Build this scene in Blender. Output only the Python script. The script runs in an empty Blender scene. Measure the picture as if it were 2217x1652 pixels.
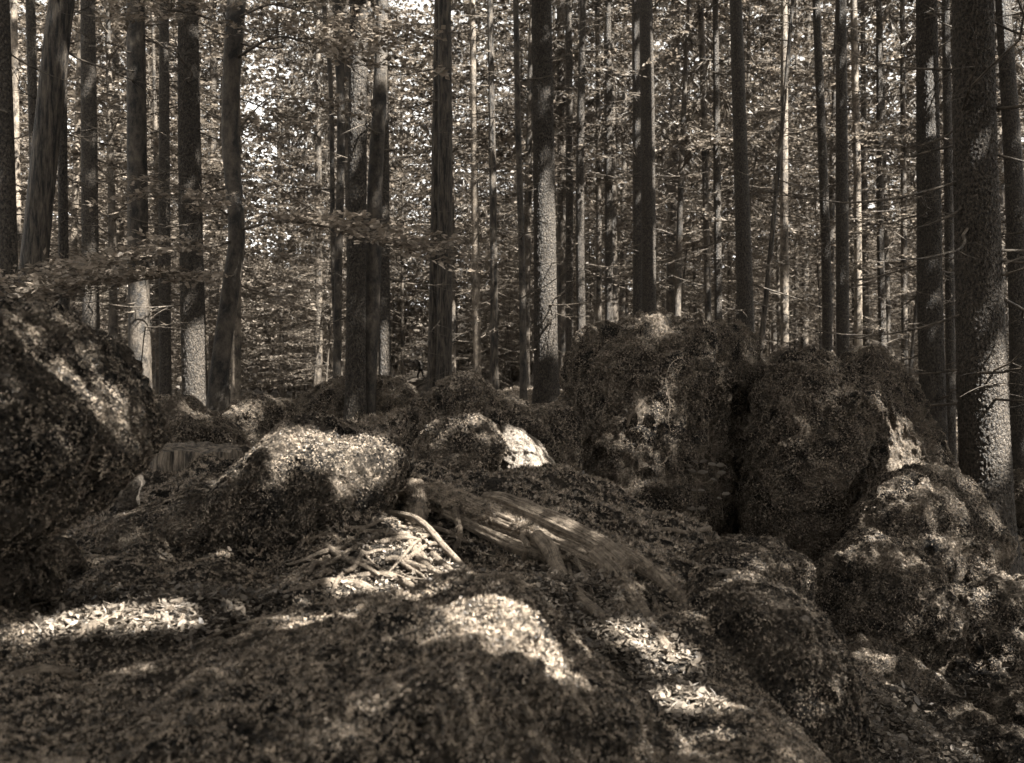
import bpy, math, random
import numpy as np
from mathutils import Vector
from mathutils.bvhtree import BVHTree

SC = bpy.context.scene
COL = SC.collection
rng = np.random.default_rng(7)
random.seed(7)
R = math.radians

# ------------------------------------------------------------------ camera, sky, sun, exposure
CAM_Z = 1.7
F = 2129.0            # focal length in pixels of a 2216 px wide picture
CX, CY = 1108.0, 826.0
cd = bpy.data.cameras.new('camera')
cam = bpy.data.objects.new('camera', cd)
COL.objects.link(cam)
cam.location = (0, 0, CAM_Z)
cam.rotation_euler = (R(90), 0, 0)
cd.sensor_width = 36
cd.lens = 36 * F / 2216
cd.clip_start = 0.05
cd.clip_end = 600
cd.dof.use_dof = True
cd.dof.focus_distance = 5.5
cd.dof.aperture_fstop = 5.6
SC.camera = cam

SUN_EL, SUN_AZ = R(50), R(125)          # azimuth from +Y towards +X
TOSUN = np.array([math.cos(SUN_EL) * math.sin(SUN_AZ), math.cos(SUN_EL) * math.cos(SUN_AZ), math.sin(SUN_EL)])
w = bpy.data.worlds.new('World')
SC.world = w
w.use_nodes = True
nt = w.node_tree
bgn = nt.nodes['Background']
sky = nt.nodes.new('ShaderNodeTexSky')
sky.sky_type = 'NISHITA'
sky.sun_disc = False
sky.sun_elevation = SUN_EL
sky.sun_rotation = SUN_AZ
bw = nt.nodes.new('ShaderNodeRGBToBW')
tn = nt.nodes.new('ShaderNodeMixRGB')
tn.blend_type = 'MULTIPLY'
tn.inputs[0].default_value = 1
tn.inputs[2].default_value = (1.0, 0.98, 0.94, 1)
nt.links.new(sky.outputs[0], bw.inputs[0])
nt.links.new(bw.outputs[0], tn.inputs[1])
nt.links.new(tn.outputs[0], bgn.inputs[0])
bgn.inputs[1].default_value = 0.08

sl = bpy.data.lights.new('sun', 'SUN')
sl.energy = 5.0
sl.angle = R(0.5)
sl.color = (1.0, 0.97, 0.91)
sun = bpy.data.objects.new('sun', sl)
COL.objects.link(sun)
sun.location = (20, -14, 30)
sun.rotation_euler = Vector(-TOSUN).to_track_quat('-Z', 'Y').to_euler()

SC.view_settings.view_transform = 'Standard'
SC.view_settings.look = 'None'
SC.view_settings.gamma = 1
SC.view_settings.exposure = 3.3
SC.view_settings.use_curve_mapping = False
SC.cycles.use_denoising = True
SC.cycles.max_bounces = 5
SC.cycles.diffuse_bounces = 1
SC.cycles.use_adaptive_sampling = True
SC.cycles.adaptive_threshold = .008
SC.cycles.glossy_bounces = 2
SC.cycles.transmission_bounces = 3
SC.cycles.sample_clamp_indirect = 4


# ------------------------------------------------------------------ helpers
def V(x, y, Y):
    """photo position (2216 x 1652 picture) at distance Y -> world point"""
    return np.array([(x - CX) / F * Y, Y, CAM_Z - (y - CY) / F * Y])


_perm = np.random.default_rng(3).permutation(256)
_perm = np.concatenate([_perm, _perm, _perm])
_grad = np.random.default_rng(5).normal(size=(256, 3))
_grad /= np.linalg.norm(_grad, axis=1)[:, None]


def noise(p):
    p = np.asarray(p, float)
    i = np.floor(p).astype(int)
    f = p - i
    u = f * f * f * (f * (f * 6 - 15) + 10)
    i &= 255
    out = 0
    for dx in (0, 1):
        wx = u[:, 0] if dx else 1 - u[:, 0]
        for dy in (0, 1):
            wy = u[:, 1] if dy else 1 - u[:, 1]
            for dz in (0, 1):
                wz = u[:, 2] if dz else 1 - u[:, 2]
                h = _perm[_perm[_perm[i[:, 0] + dx] + i[:, 1] + dy] + i[:, 2] + dz]
                g = _grad[h]
                d = f - np.array([dx, dy, dz])
                out = out + wx * wy * wz * (g * d).sum(1)
    return out * 1.5


def fbm(p, oct=4, gain=0.5):
    a, s, o = 1.0, 0.0, 0.0
    p = np.asarray(p, float)
    for k in range(oct):
        o = o + a * noise(p * (2 ** k) + k * 17.3)
        a *= gain
    return o


def mesh(name, verts, faces, mat=None, smooth=True):
    """faces: (n,k) int array, or list of such arrays"""
    verts = np.asarray(verts, np.float32)
    fl = faces if isinstance(faces, list) else [faces]
    fl = [np.asarray(f, np.int32) for f in fl if len(f)]
    me = bpy.data.meshes.new(name)
    me.vertices.add(len(verts))
    me.vertices.foreach_set('co', verts.ravel())
    nl = sum(f.size for f in fl)
    npoly = sum(len(f) for f in fl)
    me.loops.add(nl)
    me.loops.foreach_set('vertex_index', np.concatenate([f.ravel() for f in fl]))
    me.polygons.add(npoly)
    st, o = [], 0
    for f in fl:
        st.append(o + np.arange(len(f)) * f.shape[1])
        o += f.size
    me.polygons.foreach_set('loop_start', np.concatenate(st).astype(np.int32))
    me.polygons.foreach_set('use_smooth', np.full(npoly, smooth, bool))
    me.update(calc_edges=True)
    if mat:
        me.materials.append(mat)
    return me


def obj(name, me, parent=None, loc=None):
    o = bpy.data.objects.new(name, me)
    COL.objects.link(o)
    if parent:
        o.parent = parent
    if loc is not None:
        o.location = [float(v) for v in loc]
    return o


def tag(o, label=None, cat=None, group=None, kind=None):
    if label: o['label'] = label
    if cat: o['category'] = cat
    if group: o['group'] = group
    if kind: o['kind'] = kind
    return o


class MB:
    def __init__(self):
        self.v, self.q, self.t, self.n = [], [], [], 0

    def add(self, v, q=None, t=None):
        v = np.asarray(v, float)
        self.v.append(v)
        if q is not None and len(q): self.q.append(np.asarray(q) + self.n)
        if t is not None and len(t): self.t.append(np.asarray(t) + self.n)
        self.n += len(v)

    def tube(self, pts, rad, seg=6, squash=None, rough=0.0, rf=6.0, cap=True):
        pts = np.asarray(pts, float)
        n = len(pts)
        rad = np.broadcast_to(np.asarray(rad, float), (n,))
        tg = np.gradient(pts, axis=0)
        tg /= np.linalg.norm(tg, axis=1)[:, None] + 1e-9
        ref = np.array([0, 0, 1.0]) if abs(tg[0, 2]) < 0.9 else np.array([1.0, 0, 0])
        a = np.cross(tg, ref); a /= np.linalg.norm(a, axis=1)[:, None] + 1e-9
        b = np.cross(tg, a)
        th = np.arange(seg) / seg * 2 * math.pi
        ring = (np.cos(th)[None, :, None] * a[:, None] + np.sin(th)[None, :, None] * b[:, None])
        rr = rad[:, None] * np.ones(seg)[None]
        vv = pts[:, None] + ring * rr[..., None]
        if rough:
            d = fbm(vv.reshape(-1, 3) * rf, 3).reshape(n, seg)
            vv = pts[:, None] + ring * (rr * (1 + rough * d))[..., None]
        idx = np.arange(n * seg).reshape(n, seg)
        q = np.stack([idx[:-1], np.roll(idx, -1, 1)[:-1], np.roll(idx, -1, 1)[1:], idx[1:]], -1).reshape(-1, 4)
        vv = vv.reshape(-1, 3)
        t = None
        if cap:
            vv = np.vstack([vv, pts[0], pts[-1]])
            i0, i1 = n * seg, n * seg + 1
            r0, r1 = idx[0], idx[-1]
            t = np.vstack([np.stack([np.full(seg, i0), np.roll(r0, -1), r0], -1),
                           np.stack([np.full(seg, i1), r1, np.roll(r1, -1)], -1)])
        self.add(vv, q, t)

    def leaves(self, c, d, nrm, L, W, fold=0.18):
        """diamond leaves: c base (n,3), d direction, nrm approx normal"""
        c = np.asarray(c, float); n = len(c)
        d = d / (np.linalg.norm(d, axis=1)[:, None] + 1e-9)
        s = np.cross(d, nrm); s /= np.linalg.norm(s, axis=1)[:, None] + 1e-9
        up = np.cross(s, d)
        L = np.broadcast_to(L, (n,))[:, None]; W = np.broadcast_to(W, (n,))[:, None]
        v = np.stack([c, c + d * L * .45 + s * W * .5 + up * W * fold, c + d * L, c + d * L * .45 - s * W * .5 + up * W * fold], 1)
        idx = np.arange(n * 4).reshape(n, 4)
        self.add(v.reshape(-1, 3), idx)

    def curled(self, c, d, nrm, L, W, curl):
        c = np.asarray(c, float)
        d = d / (np.linalg.norm(d, axis=1)[:, None] + 1e-9)
        s = np.cross(d, nrm); s /= np.linalg.norm(s, axis=1)[:, None] + 1e-9
        up = np.cross(s, d)
        L = L[:, None]; W = W[:, None]; k = curl[:, None] * L
        v = np.stack([c, c + d * L * .28 + s * W * .45 + up * k * .2, c + d * L * .28 - s * W * .45 + up * k * .12, c + d * L * .68 + s * W * .42 + up * k * .75, c + d * L * .68 - s * W * .38 + up * k * .55, c + d * L * .95 + up * k], 1)
        i = np.arange(len(c))[:, None] * 6
        self.add(v.reshape(-1, 3), i + [[2, 1, 3, 4]], np.vstack([i + [[0, 1, 2]], i + [[4, 3, 5]]]))

    def build(self, name, mat, smooth=True):
        v = np.vstack(self.v)
        fl = []
        if self.q: fl.append(np.vstack(self.q))
        if self.t: fl.append(np.vstack(self.t))
        return mesh(name, v, fl, mat, smooth)


def spline(pts, n):
    """Catmull-Rom through control points (any dimension)"""
    P = np.asarray(pts, float)
    P = np.vstack([2 * P[0] - P[1], P, 2 * P[-1] - P[-2]])
    m = len(P) - 3
    t = np.linspace(0, m, n)
    i = np.minimum(t.astype(int), m - 1)
    f = (t - i)[:, None]
    a, b, c, d = P[i], P[i + 1], P[i + 2], P[i + 3]
    return .5 * (2 * b + (c - a) * f + (2 * a - 5 * b + 4 * c - d) * f ** 2 + (3 * b - a - 3 * c + d) * f ** 3)


# ------------------------------------------------------------------ materials (a sepia-toned world: every colour is a warm grey)
def sep(l, k=1.0):
    return (l, l * (1 - .19 * k), l * (1 - .385 * k), 1)


def newmat(name):
    m = bpy.data.materials.new(name)
    m.use_nodes = True
    n = m.node_tree
    p = n.nodes['Principled BSDF']
    p.inputs['Roughness'].default_value = .85
    p.inputs['Specular IOR Level'].default_value = .25
    return m, n, p


def ramp(n, src, c0, c1, a=.35, b=.65):
    r = n.nodes.new('ShaderNodeValToRGB')
    r.color_ramp.elements[0].position = a; r.color_ramp.elements[0].color = c0
    r.color_ramp.elements[1].position = b; r.color_ramp.elements[1].color = c1
    n.links.new(src, r.inputs[0])
    return r.outputs[0]


def coords(n, scale=(1, 1, 1), rnd=True):
    tc = n.nodes.new('ShaderNodeTexCoord')
    mp = n.nodes.new('ShaderNodeMapping')
    mp.inputs['Scale'].default_value = scale
    n.links.new(tc.outputs['Object'], mp.inputs[0])
    if rnd:
        oi = n.nodes.new('ShaderNodeObjectInfo')
        ml = n.nodes.new('ShaderNodeMath'); ml.operation = 'MULTIPLY'; ml.inputs[1].default_value = 37
        n.links.new(oi.outputs['Random'], ml.inputs[0])
        n.links.new(ml.outputs[0], mp.inputs['Location'])
    return mp.outputs[0]


def tex(n, kind, vec, scale, detail=4, rough=.6, **kw):
    t = n.nodes.new(kind)
    t.inputs['Scale'].default_value = scale
    if 'Detail' in t.inputs: t.inputs['Detail'].default_value = detail
    if 'Roughness' in t.inputs: t.inputs['Roughness'].default_value = rough
    for k, v in kw.items(): setattr(t, k, v)
    n.links.new(vec, t.inputs['Vector'])
    return t


def bump(n, p, h, dist, strength=1.0, prev=None):
    b = n.nodes.new('ShaderNodeBump')
    b.inputs['Distance'].default_value = dist
    b.inputs['Strength'].default_value = strength
    n.links.new(h, b.inputs['Height'])
    if prev: n.links.new(prev, b.inputs['Normal'])
    n.links.new(b.outputs[0], p.inputs['Normal'])
    return b.outputs[0]


def bark(name, kind, lo, hi, size=1.0):
    m, n, p = newmat(name)
    if kind == 'scaly':
        vec = coords(n, (1, 1, .65))
        vo = tex(n, 'ShaderNodeTexVoronoi', vec, 34 / size, feature='DISTANCE_TO_EDGE')
        nz0 = tex(n, 'ShaderNodeTexNoise', vec, 14 / size, 3)
        # wobble the plates
        mx = n.nodes.new('ShaderNodeMixRGB'); mx.inputs[0].default_value = .035
        n.links.new(vec, mx.inputs[1]); n.links.new(nz0.outputs['Color'], mx.inputs[2]); n.links.new(mx.outputs[0], vo.inputs['Vector'])
        r = n.nodes.new('ShaderNodeMapRange'); r.inputs[2].default_value = .16
        n.links.new(vo.outputs['Distance'], r.inputs[0])
        h = r.outputs[0]
        fin = tex(n, 'ShaderNodeTexNoise', vec, 70 / size, 3)
        pv = bump(n, p, fin.outputs[0], .02 * size, 1.0)
        bump(n, p, h, .024 * size, 1.0, pv)
        cn = tex(n, 'ShaderNodeTexNoise', vec, 60 / size, 4, .75)
    elif kind == 'fibrous':
        vec = coords(n, (1, 1, .14))
        fin = tex(n, 'ShaderNodeTexNoise', vec, 42 / size, 4, .65)
        pv = bump(n, p, fin.outputs[0], .05 * size, 1.0)
        cn = tex(n, 'ShaderNodeTexNoise', vec, 30 / size, 4, .7)
    else:
        vec = coords(n, (1, 1, .6))
        fin = tex(n, 'ShaderNodeTexNoise', vec, 55 / size, 4, .7)
        bump(n, p, fin.outputs[0], .016 * size, 1.0)
        cn = tex(n, 'ShaderNodeTexNoise', vec, 9 / size, 6, .75)
    n.links.new(ramp(n, cn.outputs[0], sep(lo), sep(hi), .40, .64), p.inputs['Base Color'])
    p.inputs['Roughness'].default_value = .6
    return m


def leafmat(name, lo, hi, trans=.45, spec=.3):
    m, n, p = newmat(name)
    geo = n.nodes.new('ShaderNodeNewGeometry')
    c = ramp(n, geo.outputs['Random Per Island'], sep(lo, .9), sep(hi, .9), 0, 1)
    p.inputs['Roughness'].default_value = .5
    p.inputs['Specular IOR Level'].default_value = spec
    n.links.new(c, p.inputs['Base Color'])
    tr = n.nodes.new('ShaderNodeBsdfTranslucent')
    n.links.new(c, tr.inputs[0])
    mx = n.nodes.new('ShaderNodeMixShader'); mx.inputs[0].default_value = trans
    n.links.new(p.outputs[0], mx.inputs[1]); n.links.new(tr.outputs[0], mx.inputs[2])
    n.links.new(mx.outputs[0], n.nodes['Material Output'].inputs[0])
    return m


def mossbase(name, lo, hi, sc=22):
    m, n, p = newmat(name)
    vec = coords(n, (1, 1, 1))
    a = tex(n, 'ShaderNodeTexNoise', vec, sc, 6, .75)
    b = tex(n, 'ShaderNodeTexNoise', vec, sc * 4, 4, .7)
    c = tex(n, 'ShaderNodeTexNoise', vec, sc * .25, 4, .6)
    pv = bump(n, p, a.outputs[0], .05, 1.0)
    bump(n, p, b.outputs[0], .02, 1.0, pv)
    mx = n.nodes.new('ShaderNodeMixRGB'); mx.inputs[0].default_value = .5
    n.links.new(b.outputs[0], mx.inputs[1]); n.links.new(c.outputs[0], mx.inputs[2])
    n.links.new(ramp(n, mx.outputs[0], sep(lo), sep(hi), .42, .62), p.inputs['Base Color'])
    p.inputs['Roughness'].default_value = .95
    return m


def tuftmat(name, lo, hi):
    m, n, p = newmat(name)
    geo = n.nodes.new('ShaderNodeNewGeometry')
    a = tex(n, 'ShaderNodeTexNoise', geo.outputs['Position'], 38, 5, .75)
    c = ramp(n, a.outputs[0], sep(lo), sep(hi), .40, .66)
    n.links.new(c, p.inputs['Base Color'])
    p.inputs['Roughness'].default_value = .42
    p.inputs['Specular IOR Level'].default_value = .5
    tr = n.nodes.new('ShaderNodeBsdfTranslucent')
    n.links.new(c, tr.inputs[0])
    mx = n.nodes.new('ShaderNodeMixShader'); mx.inputs[0].default_value = .2
    n.links.new(p.outputs[0], mx.inputs[1]); n.links.new(tr.outputs[0], mx.inputs[2])
    n.links.new(mx.outputs[0], n.nodes['Material Output'].inputs[0])
    return m


def stone(name, lo, hi):
    m, n, p = newmat(name)
    vec = coords(n)
    a = tex(n, 'ShaderNodeTexNoise', vec, 18, 8, .7)
    b = tex(n, 'ShaderNodeTexNoise', vec, 70, 4, .7)
    pv = bump(n, p, a.outputs[0], .03, 1)
    bump(n, p, b.outputs[0], .012, 1, pv)
    n.links.new(ramp(n, b.outputs[0], sep(lo, .8), sep(hi, .8), .35, .65), p.inputs['Base Color'])
    return m


def woodmat(name, lo, hi):
    m, n, p = newmat(name)
    vec = coords(n, (1, 1, 1))
    tcn = n.nodes.new('ShaderNodeAttribute'); tcn.attribute_name = 'grain'
    mp = n.nodes.new('ShaderNodeMapping'); mp.inputs['Scale'].default_value = (.9, 38, 38)
    n.links.new(tcn.outputs['Vector'], mp.inputs[0])
    a = tex(n, 'ShaderNodeTexNoise', mp.outputs[0], 3, 5, .65)
    b = tex(n, 'ShaderNodeTexNoise', vec, 45, 4, .7)
    pv = bump(n, p, a.outputs[0], .035, 1)
    bump(n, p, b.outputs[0], .014, 1, pv)
    mx = n.nodes.new('ShaderNodeMixRGB'); mx.inputs[0].default_value = .4
    n.links.new(a.outputs[0], mx.inputs[1]); n.links.new(b.outputs[0], mx.inputs[2])
    n.links.new(ramp(n, mx.outputs[0], sep(lo), sep(hi), .36, .62), p.inputs['Base Color'])
    p.inputs['Roughness'].default_value = .6
    return m


M = dict(
    spruce=bark('spruce_bark', 'scaly', .008, .09),
    spruce_big=bark('big_spruce_bark', 'scaly', .014, .11, 1.0),
    fibrous=bark('fibrous_bark', 'fibrous', .006, .09),
    beech=bark('beech_bark', 'smooth', .006, .075),
    pale=bark('sunlit_bark', 'smooth', .03, .2),  # bark colour lightened to carry the sunlight on sunlit trunks
    far=bark('far_bark', 'smooth', .014, .10, 1.6),
    twig=bark('dead_twig', 'smooth', .03, .13),
    leaf=leafmat('beech_leaf', .03, .2),
    bough=leafmat('lit_bough_leaf', .10, .30),  # leaf colour raised so the bough looks lit
    needle=leafmat('spruce_needle', .04, .1, .2),
    canopy=leafmat('canopy_leaf', .06, .13, .3),
    litter=leafmat('litter_leaf', .02, .19, .1, .3),
    stumpbark=bark('stump_bark', 'fibrous', .02, .2),
    moss=mossbase('moss_base', .006, .30),
    soil=mossbase('forest_floor', .012, .13, 16),
    tuft=tuftmat('moss_tuft', .02, .48),
    stone=stone('pale_stone', .05, .24),
    wood=woodmat('weathered_wood', .03, .40),
    palewood=woodmat('pale_root_wood', .08, .34),
)


# ------------------------------------------------------------------ terrain
CP = []
for x, y, Y in [(-300, 1640, 1.4), (100, 1640, 1.35), (600, 1650, 1.33), (1100, 1640, 1.4), (1450, 1640, 1.5), (1640, 1640, 1.6),
                (-200, 1500, 1.8), (100, 1500, 1.75), (400, 1480, 1.75), (800, 1440, 1.8), (1150, 1480, 1.85), (1400, 1560, 1.8),
                (-100, 1370, 2.3), (120, 1360, 2.3), (350, 1350, 2.35), (650, 1310, 2.5), (850, 1295, 2.5), (1020, 1275, 2.6), (1120, 1310, 2.5),
                (1220, 1410, 2.25), (1340, 1490, 2.05), (1500, 1580, 1.85),
                (1300, 1340, 2.8), (1420, 1420, 2.5), (1500, 1490, 2.25), (1200, 1270, 3.1), (1100, 1240, 3.1),
                (750, 1250, 2.9), (900, 1190, 3.15), (1000, 1200, 3.3), (850, 1120, 3.5), (620, 1250, 2.95), (1050, 1205, 3.55), (1150, 1225, 3.4),
                (1450, 1260, 3.2), (1560, 1390, 2.7), (1650, 1520, 2.15), (1710, 1620, 1.8),
                (1100, 1090, 3.9), (1330, 1140, 4.0), (1500, 1180, 4.1),
                (1090, 1040, 4.6), (1250, 1045, 4.8), (1400, 1105, 4.6), (1530, 1160, 4.5),
                (0, 1260, 2.9), (200, 1230, 3.0), (300, 1215, 3.1), (430, 1060, 4.6), (500, 1010, 5.2), (330, 1060, 4.6)]:
    CP.append(V(x, y, Y))
CP += [np.array(p, float) for p in [
    (.75, 1.35, .5), (1.1, 1.5, .25), (1.15, 2.2, .3), (1.5, 3.0, .22), (2, 3.6, .15), (2.2, 5, .1), (3, 6, .08), (4, 8, .1), (1.3, 5, .55), (1.3, 6, .6),
    (1.0, 3.2, .6), (3.5, 3, .1), (.4, 6, .9), (2.5, 8, .4), (1.5, 8, .6),
    (-.6, 6, 1.2), (-1.5, 6.5, 1.2), (-3, 8, 1.25), (-5, 12, 1.15), (-2, 9, 1.22), (0, 10, 1.2), (-1, 13, 1.4), (2, 14, 1.2), (4.5, 14, .6), (5, 10, .15),
    (8, 10, .1), (8, 20, .8), (0, 25, 1.5), (-12, 15, 1.2), (-15, 30, 1.4), (0, 50, 1.5), (20, 40, 1.4), (0, 75, 1.6), (-6.5, 70, 1.7), (-40, 80, 1.8), (40, 80, 1.6),
    (-2.5, 3, 1.2), (-2.5, 1, 1.1), (-6, 4, 1.2), (0, 0, 1.08), (0, -1, 1.0), (-3, -1, 1.05), (3, 0, .2), (0, -6, .8), (10, -5, .2), (-10, -5, 1.0), (10, 4, .1),
    (-25, -25, .9), (25, -25, .5), (0, -40, .7), (-100, 0, 1.2), (100, 0, .8), (-100, 125, 20), (100, 125, 20), (0, 135, 20), (-50, 130, 20), (50, 130, 20), (0, 100, 2.2), (-40, 98, 2.2), (40, 98, 2.2), (0, -120, .8)]]
CP = np.array(CP)


def warp(x, y):
    return np.stack([np.arcsinh(x / 1.2), np.arcsinh((y - 2.2) / 1.2)], -1)


_W = warp(CP[:, 0], CP[:, 1])


def _phi(r):
    return r * r * np.log(r + 1e-9)


_n = len(CP)
_A = np.zeros((_n + 3, _n + 3))
_A[:_n, :_n] = _phi(np.linalg.norm(_W[:, None] - _W[None], axis=-1)) + np.eye(_n) * .004
_A[:_n, _n] = 1; _A[:_n, _n + 1:] = _W
_A[_n:, :_n] = _A[:_n, _n:].T
_sol = np.linalg.solve(_A, np.concatenate([CP[:, 2], np.zeros(3)]))


def height(x, y, detail=True):
    x = np.atleast_1d(np.asarray(x, float)); y = np.atleast_1d(np.asarray(y, float))
    out = np.empty(len(x))
    for s in range(0, len(x), 20000):
        q = warp(x[s:s + 20000], y[s:s + 20000])
        out[s:s + 20000] = _phi(np.linalg.norm(q[:, None] - _W[None], axis=-1)) @ _sol[:_n] + _sol[_n] + q @ _sol[_n + 1:]
    out = out - .15 * np.exp(-(((x + .233) / .66) ** 2 + ((y - 1.95) / .62) ** 2) ** 2)
    out = np.clip(out, -.2, np.where(y > 88, 26, 2.6))
    if detail:
        d = np.hypot(x, y)
        z0 = np.zeros_like(x)
        out += fbm(np.stack([x * 3.1, y * 3.1, z0], -1), 3) * .035 * np.clip(d / 1.5, .6, 3)
        near = np.clip(1.6 - d / 5, 0, 1)
        out += near * (fbm(np.stack([x * 17, y * 17, z0 + 3], -1), 3, .6) * .011)
    return out


def hit(x, y, lift=0.0):
    """world point where the sight line through photo position (x, y) meets the terrain"""
    ys = np.geomspace(1.0, 60, 700)
    p = np.stack([(x - CX) / F * ys, ys, CAM_Z - (y - CY) / F * ys], -1)
    h = height(p[:, 0], p[:, 1])
    k = np.argmax(p[:, 2] < h + lift)
    return p[k]


NG = 440
tt = np.linspace(-1, 1, NG)


def axis(t, c, near, far):
    a = math.asinh(far / near)
    return c + near * np.sinh(t * a)


gx = axis(tt, 0.0, .75, 160)
gy = axis(tt, 2.2, .75, 160)
GX, GY = np.meshgrid(gx, gy)
GZ = height(GX.ravel(), GY.ravel())
gv = np.stack([GX.ravel(), GY.ravel(), GZ], -1)
gi = np.arange(NG * NG).reshape(NG, NG)
gf = np.stack([gi[:-1, :-1], gi[:-1, 1:], gi[1:, 1:], gi[1:, :-1]], -1).reshape(-1, 4)
ground = obj('ground', mesh('ground', gv, gf, M['soil']))
tag(ground, kind='structure')


def inpoly(px, py, poly):
    poly = np.asarray(poly, float)
    r = np.zeros(len(px), bool)
    j = len(poly) - 1
    for i in range(len(poly)):
        xi, yi = poly[i]; xj, yj = poly[j]
        c = ((yi > py) != (yj > py)) & (px < (xj - xi) * (py - yi) / (yj - yi + 1e-9) + xi)
        r ^= c
        j = i
    return r


def photo(p):
    return CX + p[:, 0] / p[:, 1] * F, CY - (p[:, 2] - CAM_Z) / p[:, 1] * F


# ------------------------------------------------------------------ moss: tuft meshes and a scatter modifier
tuft_col = bpy.data.collections.new('moss_tufts')
for k in range(4):
    b = MB()
    nb = 14
    az = rng.uniform(0, 6.28, nb)
    el = rng.uniform(.15, 1.35, nb)
    for a_, e_ in zip(az, el):
        d = np.array([math.cos(a_) * math.cos(e_), math.sin(a_) * math.cos(e_), math.sin(e_)])
        L = rng.uniform(.6, 1.1)
        s = np.cross(d, [0, 0, 1.0]); s /= np.linalg.norm(s)
        o0 = rng.normal(0, .12, 3) * [1, 1, .2]
        m1 = o0 + d * L * .5
        tip = o0 + d * L + np.array([0, 0, -.22 * L * math.cos(e_)])
        ww = .065
        v = np.array([o0 - s * ww * .4, o0 + s * ww * .4, m1 + s * ww, m1 - s * ww, tip])
        b.add(v, [[0, 1, 2, 3]], [[3, 2, 4]])
    to = bpy.data.objects.new('moss_tuft', b.build('moss_tuft', M['tuft'], False))
    tuft_col.objects.link(to)


def moss_tree(density, scale, seed):
    g = bpy.data.node_groups.new('moss_scatter', 'GeometryNodeTree')
    g.interface.new_socket('Geometry', in_out='INPUT', socket_type='NodeSocketGeometry')
    g.interface.new_socket('Geometry', in_out='OUTPUT', socket_type='NodeSocketGeometry')
    N = g.nodes.new; Lk = g.links.new
    i, o = N('NodeGroupInput'), N('NodeGroupOutput')
    d = N('GeometryNodeDistributePointsOnFaces'); d.inputs['Seed'].default_value = seed
    # patchy density
    ps = N('GeometryNodeInputPosition'); nz = N('ShaderNodeTexNoise'); nz.inputs['Scale'].default_value = 9; nz.inputs['Detail'].default_value = 3
    mr = N('ShaderNodeMapRange'); mr.inputs[1].default_value = .32; mr.inputs[2].default_value = .55
    mr.inputs[3].default_value = density * .05; mr.inputs[4].default_value = density
    Lk(ps.outputs[0], nz.inputs['Vector']); Lk(nz.outputs[0], mr.inputs[0]); Lk(mr.outputs[0], d.inputs['Density'])
    Lk(i.outputs[0], d.inputs['Mesh'])
    ci = N('GeometryNodeCollectionInfo'); ci.inputs['Collection'].default_value = tuft_col
    ci.inputs['Separate Children'].default_value = True; ci.inputs['Reset Children'].default_value = True
    ip = N('GeometryNodeInstanceOnPoints'); ip.inputs['Pick Instance'].default_value = True
    Lk(d.outputs['Points'], ip.inputs['Points']); Lk(ci.outputs[0], ip.inputs['Instance'])
    rot = N('FunctionNodeRotateRotation'); rot.rotation_space = 'LOCAL'
    rv = N('FunctionNodeRandomValue'); rv.data_type = 'FLOAT_VECTOR'
    rv.inputs[0].default_value = (-.5, -.5, 0); rv.inputs[1].default_value = (.5, .5, 6.28)
    e2r = N('FunctionNodeEulerToRotation')
    Lk(rv.outputs[0], e2r.inputs[0]); Lk(d.outputs['Rotation'], rot.inputs[0]); Lk(e2r.outputs[0], rot.inputs[1])
    Lk(rot.outputs[0], ip.inputs['Rotation'])
    rs = N('FunctionNodeRandomValue'); rs.data_type = 'FLOAT'
    rs.inputs[2].default_value = scale * .55; rs.inputs[3].default_value = scale * 1.25
    Lk(rs.outputs[1], ip.inputs['Scale'])
    Lk(ip.outputs[0], o.inputs[0])
    return g


_ms = [0]


def moss_on(me, parent, density, scale):
    _ms[0] += 1
    o = obj('moss', me, parent)
    md = o.modifiers.new('scatter', 'NODES')
    md.node_group = moss_tree(density, scale, _ms[0])
    tag(o, kind='stuff')
    return o


# ------------------------------------------------------------------ boulders
def icosphere(sub):
    import bmesh
    bm = bmesh.new()
    bmesh.ops.create_icosphere(bm, subdivisions=sub, radius=1)
    v = np.array([x.co[:] for x in bm.verts])
    f = np.array([[l.index for l in x.verts] for x in bm.faces])
    bm.free()
    return v, f


ICO = {k: icosphere(k) for k in (4, 5, 6, 7)}
ROCKS = {}


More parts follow.
